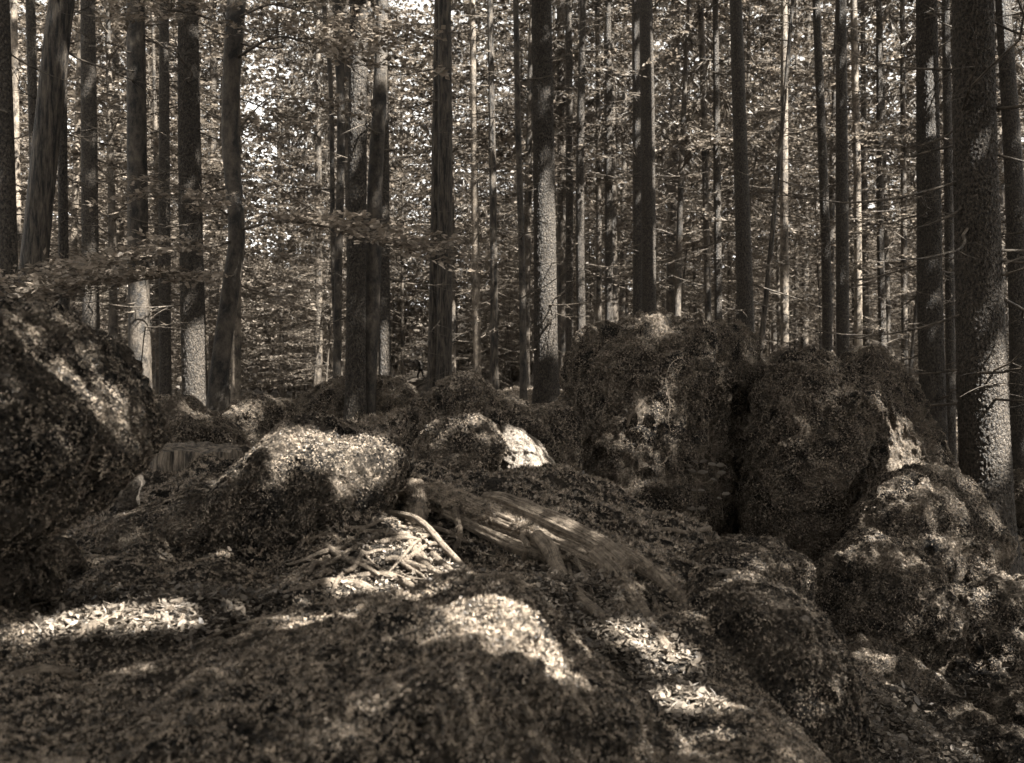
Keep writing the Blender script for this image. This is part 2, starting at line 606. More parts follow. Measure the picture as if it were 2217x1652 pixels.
def boulder(key, label, c, pts, Y, depth, sub=6, box=.75, lump=.10, fine=.014, mat='moss', dens=8287, tuft=0.0100, group=None, tilt=0.0, cat='boulder', name='mossy_boulder', craggy=12):
    cw = V(c[0], c[1], Y)
    P = np.array([V(x, y, Y) for x, y in pts]) - cw
    th = np.arctan2(P[:, 2], P[:, 0]); rr = np.hypot(P[:, 0], P[:, 2])
    o = np.argsort(th); th, rr = th[o], rr[o]
    th = np.concatenate([th - 2 * math.pi, th, th + 2 * math.pi]); rr = np.tile(rr, 3)
    v, f = ICO[sub]
    a, b, cz = v.T
    rho = np.hypot(a, cz)
    t = np.arctan2(cz, a)
    r = np.interp(t, th, rr)
    # soften the traced outline a little
    r = .5 * r + .25 * (np.interp(t - .06, th, rr) + np.interp(t + .06, th, rr))
    k = rho ** box / (rho + 1e-9)
    yy = np.sign(b) * np.abs(b) ** .85 * depth
    p = np.stack([a * k * r, yy, cz * k * r], -1)
    p[:, 1] += tilt * p[:, 2]
    gg = np.random.default_rng(sum(map(ord, key)))
    for _ in range(craggy):
        nn = gg.normal(size=3) * [1, 1.3, 1]; nn /= np.linalg.norm(nn)
        pr = p @ nn
        hh = pr.max() * (gg.uniform(.6, .85) if abs(nn[1]) > .6 else gg.uniform(.94, .99))
        p = p - np.maximum(pr - hh, 0)[:, None] * nn * .88
    size = float(np.mean(rr))
    s0 = hash(key) % 97 if False else sum(map(ord, key)) % 97
    nrm = p / (np.linalg.norm(p, axis=1)[:, None] + 1e-9)
    q = p / size
    n1 = fbm(q * 1.9 + s0, 3)
    n2 = 1 - np.abs(fbm(q * 4.2 + s0 + 9, 3)) * 2
    n3 = fbm(p * 11 + s0, 4, .6) + .45 * np.abs(noise(p * 27 + s0)) 
    p = p + nrm * (n1 * lump * size * .9 + (n2 - .5) * lump * size * .7)[:, None] + nrm * (n3 * fine * 1.6)[:, None]
    p = p + np.stack([noise(p * 6 + 5), noise(p * 6 + 25), noise(p * 6 + 45)], -1) * fine * 1.2
    me = mesh(name, p, f, M[mat])
    if dens:
        e = bpy.data.objects.new(name, None)
        COL.objects.link(e)
        e.location = [float(x) for x in cw]
        rk = obj('rock', me, e)
        moss_on(me, e, dens, tuft)
    else:
        e = obj(name, me, None, cw)
    tag(e, label, cat, group)
    ROCKS[key] = BVHTree.FromPolygons((p + cw).tolist(), f.tolist())
    return e


def rockhit(key, x, y, lift=0.0):
    d = V(x, y, 1.0) - np.array([0, 0, CAM_Z])
    d /= np.linalg.norm(d)
    h = ROCKS[key].ray_cast(Vector((0, 0, CAM_Z)), Vector(d))
    if h[0] is None: return None
    return np.array(h[0]) - d * lift


boulder('G', 'big domed moss boulder across the bottom centre of the foreground', (860, 1600),
        [(60, 1560), (200, 1490), (400, 1450), (620, 1392), (760, 1372), (900, 1338), (1010, 1306), (1090, 1310), (1150, 1348), (1190, 1390), (1260, 1440), (1350, 1492), (1430, 1560), (1500, 1640), (1540, 1760), (1300, 1900),
         (860, 1950), (400, 1900), (100, 1750)], 2.0, .75, 7, .85, .075, .012, dens=21000, tuft=0.0080, craggy=5)
boulder('A', 'large blurred moss boulder filling the left edge', (60, 930),
        [(-250, 900), (-200, 760), (-60, 700), (0, 690), (50, 680), (85, 668), (120, 676), (150, 692), (180, 708), (204, 745), (214, 770), (236, 800), (266, 850),
         (290, 900), (303, 950), (297, 1000), (264, 1030), (230, 1052), (195, 1090), (165, 1125), (110, 1150), (40, 1180), (-60, 1200), (-200, 1150)],
        2.4, .42, 7, .7, .06, .012, craggy=4, dens=13387, tuft=0.0062)
boulder('A2', 'rough mossy rock tucked under the big left boulder', (60, 1230),
        [(-120, 1200), (0, 1185), (80, 1172), (130, 1180), (150, 1215), (120, 1270), (40, 1310), (-100, 1320)], 2.65, .22, 6, .75, .12, .016, dens=5000, tuft=0.0052)
boulder('D', 'long moss covered rock mound behind the exposed roots', (560, 1090),
        [(640, 903), (690, 906), (740, 922), (775, 940), (830, 936), (865, 943), (884, 970), (880, 1010), (862, 1060), (830, 1110), (760, 1170), (650, 1205), (520, 1225),
         (380, 1230), (260, 1235), (195, 1200), (195, 1170), (250, 1120), (300, 1098), (380, 1078), (450, 1050), (530, 1005), (590, 960), (620, 920)],
        3.65, .45, 7, .72, .06, .012, craggy=4, dens=12112, tuft=0.0068)
boulder('L1', 'peaked mossy rock rising behind the fallen log', (1040, 950),
        [(1000, 810), (1040, 820), (1070, 850), (1110, 868), (1150, 885), (1200, 872), (1240, 885), (1250, 960), (1240, 1050), (1100, 1090), (950, 1090), (880, 1060),
         (868, 1000), (878, 920), (900, 880), (940, 850), (970, 825)], 6.3, .55, 6, .9, .09, .02, dens=8287, tuft=0.0100)
boulder('L2', 'rounded mossy dome in front of the peaked rock', (1010, 1000),
        [(905, 960), (930, 925), (980, 905), (1040, 905), (1085, 930), (1110, 980), (1130, 1040), (1100, 1100), (980, 1110), (900, 1090), (890, 1010)], 5.4, .35, 6, .8, .09, .014, dens=8287, tuft=0.0087)
boulder('L3', 'sunlit smooth slab of pale mossy rock beside the mossy dome', (1145, 1000),
        [(1075, 945), (1090, 918), (1120, 930), (1150, 950), (1180, 985), (1205, 1030), (1215, 1060), (1160, 1085), (1120, 1060), (1095, 1000)], 5.4, .3, 6, .9, .05, .010, mat='stone', craggy=3, dens=3375, tuft=0.0075, name='stone_slab')
boulder('M', 'huge flat topped moss boulder right of centre', (1430, 930),
        [(1238, 760), (1262, 718), (1330, 700), (1400, 687), (1480, 690), (1560, 690), (1600, 703), (1620, 740), (1633, 780), (1633, 850), (1628, 950), (1624, 1050), (1612, 1150),
         (1550, 1220), (1400, 1230), (1280, 1190), (1240, 1100), (1235, 950), (1228, 850), (1222, 800)], 7.6, .8, 7, .6, .09, .024, dens=7650, tuft=0.0105)
boulder('N', 'upright moss boulder split by a dark crevice from the flat topped one', (1745, 990),
        [(1638, 830), (1650, 785), (1690, 762), (1740, 765), (1785, 790), (1830, 812), (1862, 825), (1876, 870), (1880, 1000), (1885, 1100), (1870, 1200), (1740, 1250), (1660, 1220),
         (1618, 1150), (1626, 1000), (1634, 900)], 7.2, .6, 7, .65, .09, .024, dens=7650, tuft=0.0105)
boulder('O', 'mossy boulder with a knob on top beside the dark spruce', (1920, 960),
        [(1825, 800), (1850, 762), (1890, 752), (1922, 770), (1938, 800), (1970, 830), (2000, 870), (2022, 930), (2050, 1000), (2072, 1060), (2085, 1120), (1980, 1180), (1850, 1180), (1800, 1050), (1805, 900), (1812, 830)],
        7.9, .6, 6, .8, .09, .024, dens=7650, tuft=0.0105)
boulder('P1', 'broad mossy boulder at the foot of the big right spruce', (2010, 1200),
        [(1885, 1080), (1930, 1037), (1990, 1018), (2060, 1022), (2110, 1040), (2150, 1080), (2168, 1150), (2172, 1250), (2160, 1350), (2050, 1450), (1920, 1430), (1860, 1300), (1850, 1180)],
        6.3, .5, 6, .7, .07, .02, dens=7968, tuft=0.0100)
boulder('P2', 'domed mossy boulder nearer than the broad one on the right', (1920, 1330),
        [(1778, 1270), (1800, 1210), (1840, 1167), (1900, 1155), (1960, 1170), (2000, 1200), (2030, 1260), (2055, 1340), (2062, 1420), (2010, 1490), (1900, 1510), (1810, 1460), (1772, 1350)],
        5.4, .4, 6, .75, .08, .018, dens=8287, tuft=0.0087)
boulder('P3', 'low lumpy moss rock at the right edge under the spruce', (2150, 1370),
        [(2040, 1380), (2060, 1290), (2110, 1250), (2170, 1245), (2230, 1260), (2280, 1330), (2260, 1440), (2150, 1490), (2060, 1470)], 5.8, .4, 6, .75, .1, .02, dens=7968, tuft=0.0093)
boulder('Q1', 'small rounded moss rock below the domed boulder', (1900, 1475),
        [(1800, 1430), (1850, 1402), (1920, 1400), (1980, 1428), (2003, 1490), (1970, 1560), (1880, 1580), (1808, 1540)], 4.9, .25, 5, .8, .08, .014, dens=8925, tuft=0.0082)
boulder('Q2', 'lower half buried moss rock among fallen leaves', (2080, 1580),
        [(2020, 1590), (2040, 1545), (2090, 1525), (2135, 1550), (2150, 1610), (2080, 1660), (2030, 1640)], 4.6, .2, 5, .8, .08, .012, dens=8925, tuft=0.0076)
boulder('Q3', 'small pale topped rock in the bottom right corner', (2190, 1650),
        [(2120, 1650), (2145, 1600), (2190, 1580), (2250, 1595), (2280, 1680), (2200, 1740), (2130, 1720)], 3.9, .18, 5, .8, .07, .01, dens=7012, tuft=0.0064)
boulder('Q4', 'mossy rock cut by the right edge above the leaf litter', (2220, 1530),
        [(2140, 1540), (2165, 1500), (2220, 1480), (2290, 1500), (2300, 1570), (2220, 1610), (2150, 1590)], 4.7, .2, 5, .8, .08, .012, dens=8925, tuft=0.0076)
boulder('Q5', 'moss hump at the bottom edge right of the gully', (1960, 1640),
        [(1860, 1650), (1890, 1590), (1960, 1565), (2030, 1590), (2060, 1660), (2000, 1740), (1880, 1730)], 4.3, .25, 5, .8, .1, .014, dens=8925, tuft=0.0076)
boulder('I1', 'smooth mossy rock flank dropping from the bank into the gully', (1680, 1470),
        [(1490, 1300), (1535, 1248), (1600, 1240), (1690, 1265), (1750, 1310), (1790, 1370), (1806, 1450), (1815, 1540), (1840, 1650), (1850, 1780), (1650, 1830), (1500, 1680), (1450, 1420)],
        2.95, .42, 7, .7, .06, .010, craggy=4, dens=11475, tuft=0.0068)
boulder('J', 'small moss hump between the fallen log and the big boulders', (1630, 1250),
        [(1480, 1230), (1550, 1185), (1640, 1176), (1710, 1190), (1748, 1230), (1752, 1290), (1650, 1340), (1510, 1310)], 3.9, .3, 5, .8, .08, .012, dens=10200, tuft=0.0076)
boulder('R1', 'mossy mound at the foot of the leaning trunks on the left', (410, 950),
        [(290, 890), (330, 862), (375, 858), (430, 880), (470, 908), (520, 945), (540, 1010), (400, 1050), (280, 1020)], 7.0, .5, 6, .85, .08, .02, dens=7650, tuft=0.0105)
boulder('R2', 'round mossy boulder right of the curved trunk', (565, 930),
        [(488, 910), (510, 875), (550, 860), (590, 862), (628, 885), (640, 930), (630, 1000), (560, 1020), (490, 990)], 7.6, .4, 6, .8, .09, .02, dens=7650, tuft=0.0105)
boulder('S1', 'low moss wall of rock behind the twin central trunks', (770, 900),
        [(640, 870), (690, 845), (790, 832), (870, 826), (905, 860), (915, 960), (780, 1000), (640, 980)], 11, .7, 6, .7, .06, .03, dens=4462, tuft=0.0146)
boulder('S2', 'mossy stone pile beyond the big right spruce', (2215, 1080),
        [(2180, 1060), (2195, 1025), (2225, 1015), (2260, 1040), (2270, 1110), (2210, 1140), (2180, 1120)], 10, .3, 5, .8, .1, .02, dens=5100, tuft=0.0117)

# thin moss and litter on the ground
vx, vy = photo(gv[:, :3] + np.array([0, 1e-6, 0]))
fc = gv[gf].mean(1)
fpx, fpy = photo(np.where(fc[:, 1:2] > .3, fc, np.array([[0, -1, 0]])))
front = (fc[:, 1] > .9) & (fpx > -250) & (fpx < 2450)
LIT = [[(1150, 1230), (1330, 1240), (1420, 1330), (1520, 1430), (1560, 1530), (1480, 1580), (1400, 1520), (1300, 1440), (1210, 1390), (1170, 1300)],
       [(60, 1300), (250, 1270), (560, 1280), (640, 1290), (600, 1320), (420, 1400), (250, 1410), (80, 1400)],
       [(640, 1290), (720, 1210), (850, 1115), (960, 1150), (1010, 1240), (900, 1292)],
       [(1850, 1520), (2100, 1420), (2300, 1440), (2300, 1700), (1850, 1700)]]
inl = np.zeros(len(fc), bool)
for p in LIT: inl |= inpoly(fpx, fpy, p)
hollow = inpoly(fpx, fpy, LIT[2])


def patch(sel):
    f = gf[sel]
    u, inv = np.unique(f, return_inverse=True)
    return gv[u], inv.reshape(-1, 4)


def ground_stuff(name, label, cat, sel, dens, scale):
    v, f = patch(sel)
    o = obj(name, mesh(name, v, f, M['soil']))
    md = o.modifiers.new('scatter', 'NODES')
    _ms[0] += 1
    md.node_group = moss_tree(dens, scale, _ms[0])
    tag(o, label, cat, kind='stuff')


ground_stuff('bank_moss', 'short shaggy moss carpeting the foreground bank', 'moss', front & ~inl & (fc[:, 1] < 3.2), 20000, .009)
ground_stuff('slope_moss', 'thick moss on the slope behind the fallen log', 'moss', front & ~inl & (fc[:, 1] >= 3.2) & (fc[:, 1] < 8), 3600, .019)
ground_stuff('litter_moss', 'sparse moss sprigs among the fallen leaves', 'moss', front & inl & (fc[:, 1] < 6), 2500, .011)
ground_stuff('forest_floor_moss', 'moss on the forest floor between the trunks', 'moss', front & (fc[:, 1] >= 8) & (fc[:, 1] < 22), 260, .07)


def scatter_on_faces(sel, n):
    f = gf[sel]
    a, b, c, d = (gv[f[:, k]] for k in range(4))
    ar = np.linalg.norm(np.cross(c - a, d - b), axis=1)
    k = rng.choice(len(f), n, p=ar / ar.sum())
    u, v_ = rng.random((2, n, 1))
    return (a[k] * (1 - u) + b[k] * u) * (1 - v_) + (d[k] * (1 - u) + c[k] * u) * v_


def litter(name, label, sel, n, L):
    p = scatter_on_faces(sel, n)
    d = rng.normal(size=(n, 3)) * [1, 1, .35]
    nr = rng.normal(size=(n, 3)) * .45 + [0, 0, 1]
    l = L * rng.uniform(.45, 1.25, n)
    b = MB()
    b.curled(p + np.array([0, 0, .002]) + rng.random((n, 1)) * [0, 0, .012], d, nr, l, l * rng.uniform(.3, .75, n), rng.uniform(-.3, .5, n))
    # needles and bits of twig
    m = n
    p = scatter_on_faces(sel, m)
    d = rng.normal(size=(m, 3)) * [1, 1, .25]
    l = L * rng.uniform(.4, 1.6, m)
    b.leaves(p + np.array([0, 0, .012]), d, rng.normal(size=(m, 3)) * .3 + [0, 0, 1], l, .003, .5)
    o = obj(name, b.build(name, M['litter'], False))
    tag(o, label, 'leaf litter', kind='stuff')


litter('leaf_litter', 'dry leaf litter strewn over the foreground bank', front & inl & ~hollow & (fc[:, 1] < 4), 10000, .023)
litter('root_litter', 'leaf crumbs and needles among the exposed roots', front & hollow, 1500, .016)
litter('gully_litter', 'fallen leaves on the gully floor at the right', front & (fc[:, 1] >= 2.5) & (fc[:, 1] < 9) & (fc[:, 0] > .9), 5000, .042)
litter('scattered_litter', 'stray leaves and needles lying in the moss', front & ~inl & (fc[:, 1] < 6) & (fc[:, 1] > 2.1), 2600, .024)

# ------------------------------------------------------------------ wood: stump, fallen log, roots, sticks
def wood_mesh(name, pts, rad, mat, seg=14, n=40, ridge=.16, lump=.08, s0=0.0):
    """a weathered limb along a smooth path; carries its grain direction as an attribute"""
    P = spline(pts, n)
    rad = np.interp(np.linspace(0, 1, n), np.linspace(0, 1, len(rad)), rad)
    tg = np.gradient(P, axis=0); tg /= np.linalg.norm(tg, axis=1)[:, None]
    ref = np.array([0, 0, 1.0]) if abs(tg[:, 2]).mean() < .8 else np.array([0, 1.0, 0])
    a = np.cross(tg, ref); a /= np.linalg.norm(a, axis=1)[:, None]
    b = np.cross(tg, a)
    th = np.arange(seg) / seg * 2 * math.pi
    S = np.concatenate([[0], np.cumsum(np.linalg.norm(np.diff(P, axis=0), axis=1))])
    ct, st = np.cos(th), np.sin(th)
    g = np.stack([np.repeat(S, seg), np.tile(ct, n), np.tile(st, n)], -1)
    r0 = rad.mean()
    k = fbm(np.stack([g[:, 0] * .9 / r0 * .06 + s0, g[:, 1] * 1.7 + s0, g[:, 2] * 1.7], -1), 3, .6) * ridge
    k += fbm(np.stack([g[:, 0] * .35 / r0 + s0, g[:, 1], g[:, 2]], -1), 3) * lump
    k += (1 - 2 * np.abs(fbm(np.stack([g[:, 0] * .5 + s0, g[:, 1] * 4.2 + s0, g[:, 2] * 4.2], -1), 2))) * ridge * .38 - ridge * .15
    rr = rad[:, None] * (1 + k.reshape(n, seg))
    vv = P[:, None] + (ct[None, :, None] * a[:, None] + st[None, :, None] * b[:, None]) * rr[..., None]
    idx = np.arange(n * seg).reshape(n, seg)
    q = np.stack([idx[:-1], np.roll(idx, -1, 1)[:-1], np.roll(idx, -1, 1)[1:], idx[1:]], -1).reshape(-1, 4)
    v = np.vstack([vv.reshape(-1, 3), P[0] - tg[0] * rad[0] * .25, P[-1] + tg[-1] * rad[-1] * .3])
    t = np.vstack([np.stack([np.full(seg, n * seg), np.roll(idx[0], -1), idx[0]], -1), np.stack([np.full(seg, n * seg + 1), idx[-1], np.roll(idx[-1], -1)], -1)])
    me = mesh(name, v, [q, t], mat)
    at = me.attributes.new('grain', 'FLOAT_VECTOR', 'POINT')
    gg = np.vstack([np.stack([g[:, 0] * 3, g[:, 1] * .12, g[:, 2] * .12], -1), [[0, 0, 0], [S[-1] * 3, 0, 0]]])
    at.data.foreach_set('vector', gg.astype(np.float32).ravel())
    return me, v, q


def wood_path(ps):
    """(x, y) photo positions resting on the ground, or (x, y, Y) at a given distance"""
    return [V(*p) if len(p) == 3 else hit(p[0], p[1]) for p in ps]


def root_thing(name, label, ps, wv, mat='palewood', lift=.4, cat='root', parent=None, moss=0, seg=10):
    P = wood_path(ps)
    rad = [wv_ * .5 / F * p[1] for wv_, p in zip(wv, P)]
    if parent is None:
        P = [p + np.array([0, 0, r * lift]) for p, r in zip(P, rad)]
    base = np.zeros(3) if parent is not None else P[0]
    me, v, q = wood_mesh(name, [p - base for p in P], rad, M[mat], seg=seg, s0=random.random() * 50)
    if parent is None and moss:
        e = bpy.data.objects.new(name, None); COL.objects.link(e); e.location = base.tolist()
        obj('wood', me, e); moss_on(me, e, moss, .016)
        o = e
    else:
        o = obj(name, me, parent, None if parent is not None else base)
        if moss: moss_on(me, parent, moss, .016)
    if parent is None: tag(o, label, cat)
    return o


# fallen log with its root fan
log = bpy.data.objects.new('fallen_log', None); COL.objects.link(log)
tag(log, 'weathered fallen log with moss on its upper end and bare roots splaying right', 'log')
lp = [V(850, 1075, 3.85), V(890, 1060, 3.8), V(1000, 1095, 3.65), V(1150, 1156, 3.42), V(1240, 1196, 3.28), V(1310, 1228, 3.18)]
lr = [.046, .056, .05, .042, .037, .026]
me, v_, q_ = wood_mesh('trunk', lp, lr, M['wood'], seg=72, n=120, ridge=.3, lump=.16, s0=4)
obj('trunk', me, log)
me, _, _ = wood_mesh('limb', [V(1050, 1078, 3.64), V(1090, 1086, 3.57), V(1150, 1110, 3.46), V(1240, 1150, 3.32), V(1310, 1188, 3.22), V(1355, 1222, 3.14)], [.02, .034, .037, .036, .032, .02], M['wood'], seg=48, n=90, ridge=.2, lump=.12, s0=11)
obj('limb', me, log)
me, _, _ = wood_mesh('limb', [V(960, 1110, 3.62), V(1050, 1152, 3.5), V(1130, 1188, 3.36), V(1190, 1210, 3.26)], [.014, .022, .024, .014], M['wood'], seg=30, n=60, ridge=.25, lump=.14, s0=23)
obj('limb', me, log)
fcen = v_[q_].mean(1)
cen = spline(lp, 120)[np.repeat(np.arange(119), 72)]
mfx, mfy = photo(fcen)
sel = ((mfx < 1075) & ((fcen[:, 2] - cen[:, 2]) > -.035)) | ((mfx < 1170) & (noise(fcen * 14) > .05))
u, inv = np.unique(q_[sel], return_inverse=True)
moss_on(mesh('log_moss', v_[u], inv.reshape(-1, 4), M['moss']), log, 14000, .012)
for ps, wv, mt, ms in [
    ([(1160, 1160, 3.3), (1192, 1195, 3.22), (1212, 1240, 3.1), (1255, 1295), (1312, 1345), (1335, 1378)], [30, 36, 32, 28, 26, 24], 'wood', 0),
    ([(1290, 1200, 3.22), (1340, 1245, 3.12), (1375, 1300, 2.95), (1425, 1375), (1450, 1420), (1470, 1450)], [46, 42, 34, 26, 18, 10], 'wood', 2600),
    ([(1290, 1190, 3.28), (1350, 1205, 3.24), (1420, 1245, 3.16), (1480, 1300), (1530, 1360)], [46, 44, 36, 30, 20], 'wood', 3600),
    ([(985, 1105, 3.6), (992, 1135, 3.5), (996, 1160, 3.42), (984, 1188)], [16, 13, 12, 10], 'wood', 500),
    ([(900, 1055, 3.72), (905, 1090, 3.6), (900, 1125, 3.45), (905, 1160)], [44, 42, 44, 52], 'wood', 3000),
    ([(1130, 1160, 3.35), (1142, 1185, 3.25), (1130, 1215), (1120, 1235)], [13, 12, 10, 8], 'wood', 0),
    ([(862, 1062, 3.85), (848, 1085, 3.7), (838, 1120, 3.5), (832, 1150)], [20, 16, 14, 12], 'wood', 1500)]:
    root_thing('root', None, ps, wv, mt, parent=log, moss=ms, seg=16)
rr_ = random.Random(8)
for k in range(11):
    x0, y0 = rr_.uniform(1190, 1370), 0
    y0 = 1195 + (x0 - 1190) * .28 + rr_.uniform(-8, 14)
    x1, y1 = x0 + rr_.uniform(30, 150), y0 + rr_.uniform(90, 200)
    w_ = rr_.uniform(7, 15)
    root_thing('root', None, [(x0, y0, 3.25 - (x0 - 1190) / 170 * .14), (x0 * .7 + x1 * .3 + rr_.gauss(0, 12), y0 * .72 + y1 * .28), (x0 * .4 + x1 * .6 + rr_.gauss(0, 14), y0 * .4 + y1 * .6), (x1, y1)], [w_, w_ * .9, w_ * .7, w_ * .35],
               rr_.choice(['wood', 'wood', 'palewood']), parent=log, moss=rr_.choice([0, 0, 1500]), seg=9)

root_thing('exposed_root', 'straight pale bare root slanting down from under the log', [(845, 1112, 3.45), (890, 1120, 3.35), (925, 1145, 3.25), (965, 1190, 3.15), (1015, 1240)], [12, 13, 15, 14, 12], cat='root')
root_thing('exposed_root', 'short bent root pair nearer left of the two below the mossy stub', [(882, 1170), (893, 1200), (915, 1225), (950, 1248)], [18, 20, 16, 12], lift=1.0)
root_thing('exposed_root', 'pale root ending in a mossy knuckle below the stub', [(895, 1180), (930, 1205), (960, 1232), (990, 1255)], [16, 20, 20, 14], lift=.8)
root_thing('exposed_root', 'thick pale sunlit root arching low left of the bright moss', [(612, 1290), (660, 1276), (720, 1268), (780, 1275), (812, 1288)], [14, 20, 24, 24, 16], lift=.5)
root_thing('exposed_root', 'curved root looping behind the thick pale one', [(735, 1262), (790, 1249), (840, 1252), (880, 1268), (905, 1284)], [10, 14, 18, 18, 12], lift=.6)
root_thing('exposed_root', 'moss wrapped root crossing above the sunlit moss patch', [(985, 1258), (1040, 1256), (1090, 1254), (1135, 1270), (1165, 1305)], [18, 22, 20, 14, 9], lift=.4, moss=3500)
root_thing('exposed_root', 'thin arched root in the litter right of the sunlit moss', [(1225, 1375), (1280, 1362), (1330, 1368), (1370, 1390), (1405, 1425)], [6, 9, 10, 10, 8], lift=.9)
root_thing('dead_stick', 'broken pale wood splinter in the left debris patch', [(155, 1392), (190, 1368), (225, 1350), (262, 1332)], [10, 20, 18, 12], lift=.8, cat='stick')
root_thing('dead_stick', 'short curved twig beside the pale splinter on the left', [(272, 1330), (310, 1342), (345, 1345), (375, 1340)], [10, 14, 12, 8], mat='wood', lift=1.0, cat='stick')
root_thing('dead_stick', 'flat grey wood piece lying in the bottom left moss', [(25, 1468), (70, 1462), (120, 1458), (168, 1466)], [16, 24, 22, 12], mat='wood', lift=.7, cat='stick')
root_thing('dead_stick', 'long thin twig in the moss left of centre', [(430, 1392), (500, 1365), (580, 1340), (640, 1322)], [7, 9, 9, 6], mat='wood', lift=1.1, cat='stick')
root_thing('dead_stick', 'small stick lying across the litter under the right roots', [(1285, 1405), (1330, 1400), (1375, 1388)], [8, 10, 7], lift=1.2, cat='stick')
root_thing('dead_stick', 'gnarled little root stub on the slope before the big boulder', [(1395, 1160), (1440, 1150), (1490, 1158), (1535, 1150)], [6, 8, 9, 12], mat='wood', lift=1.2, cat='stick')

tg_ = bpy.data.objects.new('root_tangle', None); COL.objects.link(tg_)
tag(tg_, 'tangle of thin pale roots on the litter below the mossy log end', 'roots')
rr_ = random.Random(21)
for k in range(26):
    x, y = rr_.uniform(680, 960), rr_.uniform(1135, 1268)
    a = rr_.uniform(-.4, 1.3) if rr_.random() < .6 else rr_.uniform(1.8, 2.7)
    L_ = rr_.uniform(60, 190)
    pts = [(x + math.cos(a) * L_ * t + rr_.gauss(0, 5), y + math.sin(a) * L_ * .5 * t + rr_.gauss(0, 3)) for t in (0, .33, .66, 1)]
    P = [hit(*p) + np.array([0, 0, rr_.uniform(.006, .024)]) for p in pts]
    w_ = rr_.uniform(.003, .0105)
    me, _, _ = wood_mesh('root', P, [w_, w_ * 1.1, w_ * .9, w_ * .5], M[rr_.choice(['wood', 'palewood', 'palewood'])], seg=7, n=18, s0=k)
    obj('root', me, tg_)

# the stick lodged in the big boulder and the tendril above it
sp = [rockhit('M', 1391, 868, .03), rockhit('M', 1378, 885, .09), rockhit('M', 1364, 903, .10), rockhit('M', 1357, 924, .07)]
me, _, _ = wood_mesh('lodged_stick', [p - sp[0] for p in sp], [.008, .012, .011, .006], M['palewood'], seg=8, n=16)
tag(obj('lodged_stick', me, None, sp[0]), 'pale stick jutting from the face of the flat topped boulder', 'stick')
sp = [rockhit('M', x, y, .02) for x, y in [(1480, 770), (1458, 782), (1446, 800), (1441, 822), (1445, 850), (1450, 880), (1446, 910), (1452, 935)]]
me, _, _ = wood_mesh('hanging_tendril', [p - sp[0] for p in sp], [.002, .0025, .003, .0025, .002], M['wood'], seg=6, n=30)
tag(obj('hanging_tendril', me, None, sp[0]), 'thin pale rootlet hanging over the flat topped boulder', 'rootlet')

# seedling hanging on the boulder: stem and paired leaves
c0 = rockhit('M', 1512, 985, .03)
vine = bpy.data.objects.new('hanging_seedling', None); COL.objects.link(vine); vine.location = c0.tolist()
tag(vine, 'small plant with paired leaves on the flat topped boulder', 'plant')
Yv = min(rockhit('M', 1508, y)[1] for y in (990, 1030, 1060, 1100, 1130)) - .04
for st in ([(1512, 985), (1508, 1020), (1508, 1070), (1508, 1140)], [(1545, 995), (1552, 1040), (1560, 1075), (1566, 1130)], [(1512, 985), (1530, 978), (1546, 996)]):
    me, _, _ = wood_mesh('stem', [V(x, y, Yv) - c0 for x, y in st], [.0028, .0022, .0018], M['palewood'], seg=5, n=16)
    obj('stem', me, vine)
for x, y, sd, s in [(1508, 1062, -1, .07), (1508, 1062, 1, .07), (1508, 1101, -1, .08), (1508, 1101, 1, .07), (1508, 1022, 1, .075), (1508, 1022, -1, .07), (1512, 1002, -1, .08), (1512, 1000, 1, .08),
                    (1530, 1004, 1, .07), (1550, 1025, 1, .07), (1552, 1040, -1, .06), (1548, 1008, 1, .07), (1560, 1070, 1, .06), (1562, 1080, -1, .05), (1500, 1010, -1, .06)]:
    b = MB()
    p = V(x, y, Yv) - c0
    L = s * random.uniform(.8, 1.1)
    dz = random.uniform(-.15, .25)
    d = np.array([sd, random.uniform(-.9, .2), dz]); d /= np.linalg.norm(d)
    sdv = np.cross(d, [0, -.8, .7]); sdv /= np.linalg.norm(sdv); up = np.cross(sdv, d)
    vs = [p]
    for f_, w_ in ((.3, .22), (.6, .26), (.85, .13)):
        vs += [p + d * L * f_ + sdv * L * w_ + up * .006, p + d * L * f_ - up * L * .02, p + d * L * f_ - sdv * L * w_ + up * .006]
    vs.append(p + d * L)
    b.add(vs, [[1, 4, 5, 2], [2, 5, 6, 3], [4, 7, 8, 5], [5, 8, 9, 6]], [[0, 1, 2], [0, 2, 3], [7, 10, 8], [8, 10, 9]])
    obj('leaf', b.build('leaf', M['litter']), vine)

# sawn stump
sc_ = V(428, 968, 5.2)
rs = 86 / F * 5.2
zg = float(height(sc_[0], sc_[1])[0]) - .15
e = bpy.data.objects.new('tree_stump', None); COL.objects.link(e); e.location = (float(sc_[0]), float(sc_[1]), zg)
tag(e, 'sawn tree stump between the left boulder and the long mound', 'stump')
n_, sg = 26, 72
H = sc_[2] - zg
th = np.arange(sg) / sg * 2 * math.pi
zz = np.linspace(0, 1, n_)
rad = rs * (1 + .55 * np.exp(-zz * 4.0))[:, None] * (1 + .05 * np.cos(3 * th + 1) + .09 * np.exp(-zz * 2)[:, None] * np.cos(5 * th))
gr = fbm(np.stack([np.tile(np.cos(th) * 7, n_), np.tile(np.sin(th) * 7, n_), np.repeat(zz, sg) * 1.0], -1), 3, .7).reshape(n_, sg)
rad = rad * (1 + .09 * gr)
top = H * (1 + .05 * np.cos(th - 2.4) + .05 * fbm(np.stack([np.cos(th) * 4, np.sin(th) * 4, th * 0], -1), 3, .7))
vv = np.stack([rad * np.cos(th), rad * np.sin(th), zz[:, None] * top], -1)
idx = np.arange(n_ * sg).reshape(n_, sg)
q = np.stack([idx[:-1], np.roll(idx, -1, 1)[:-1], np.roll(idx, -1, 1)[1:], idx[1:]], -1).reshape(-1, 4)
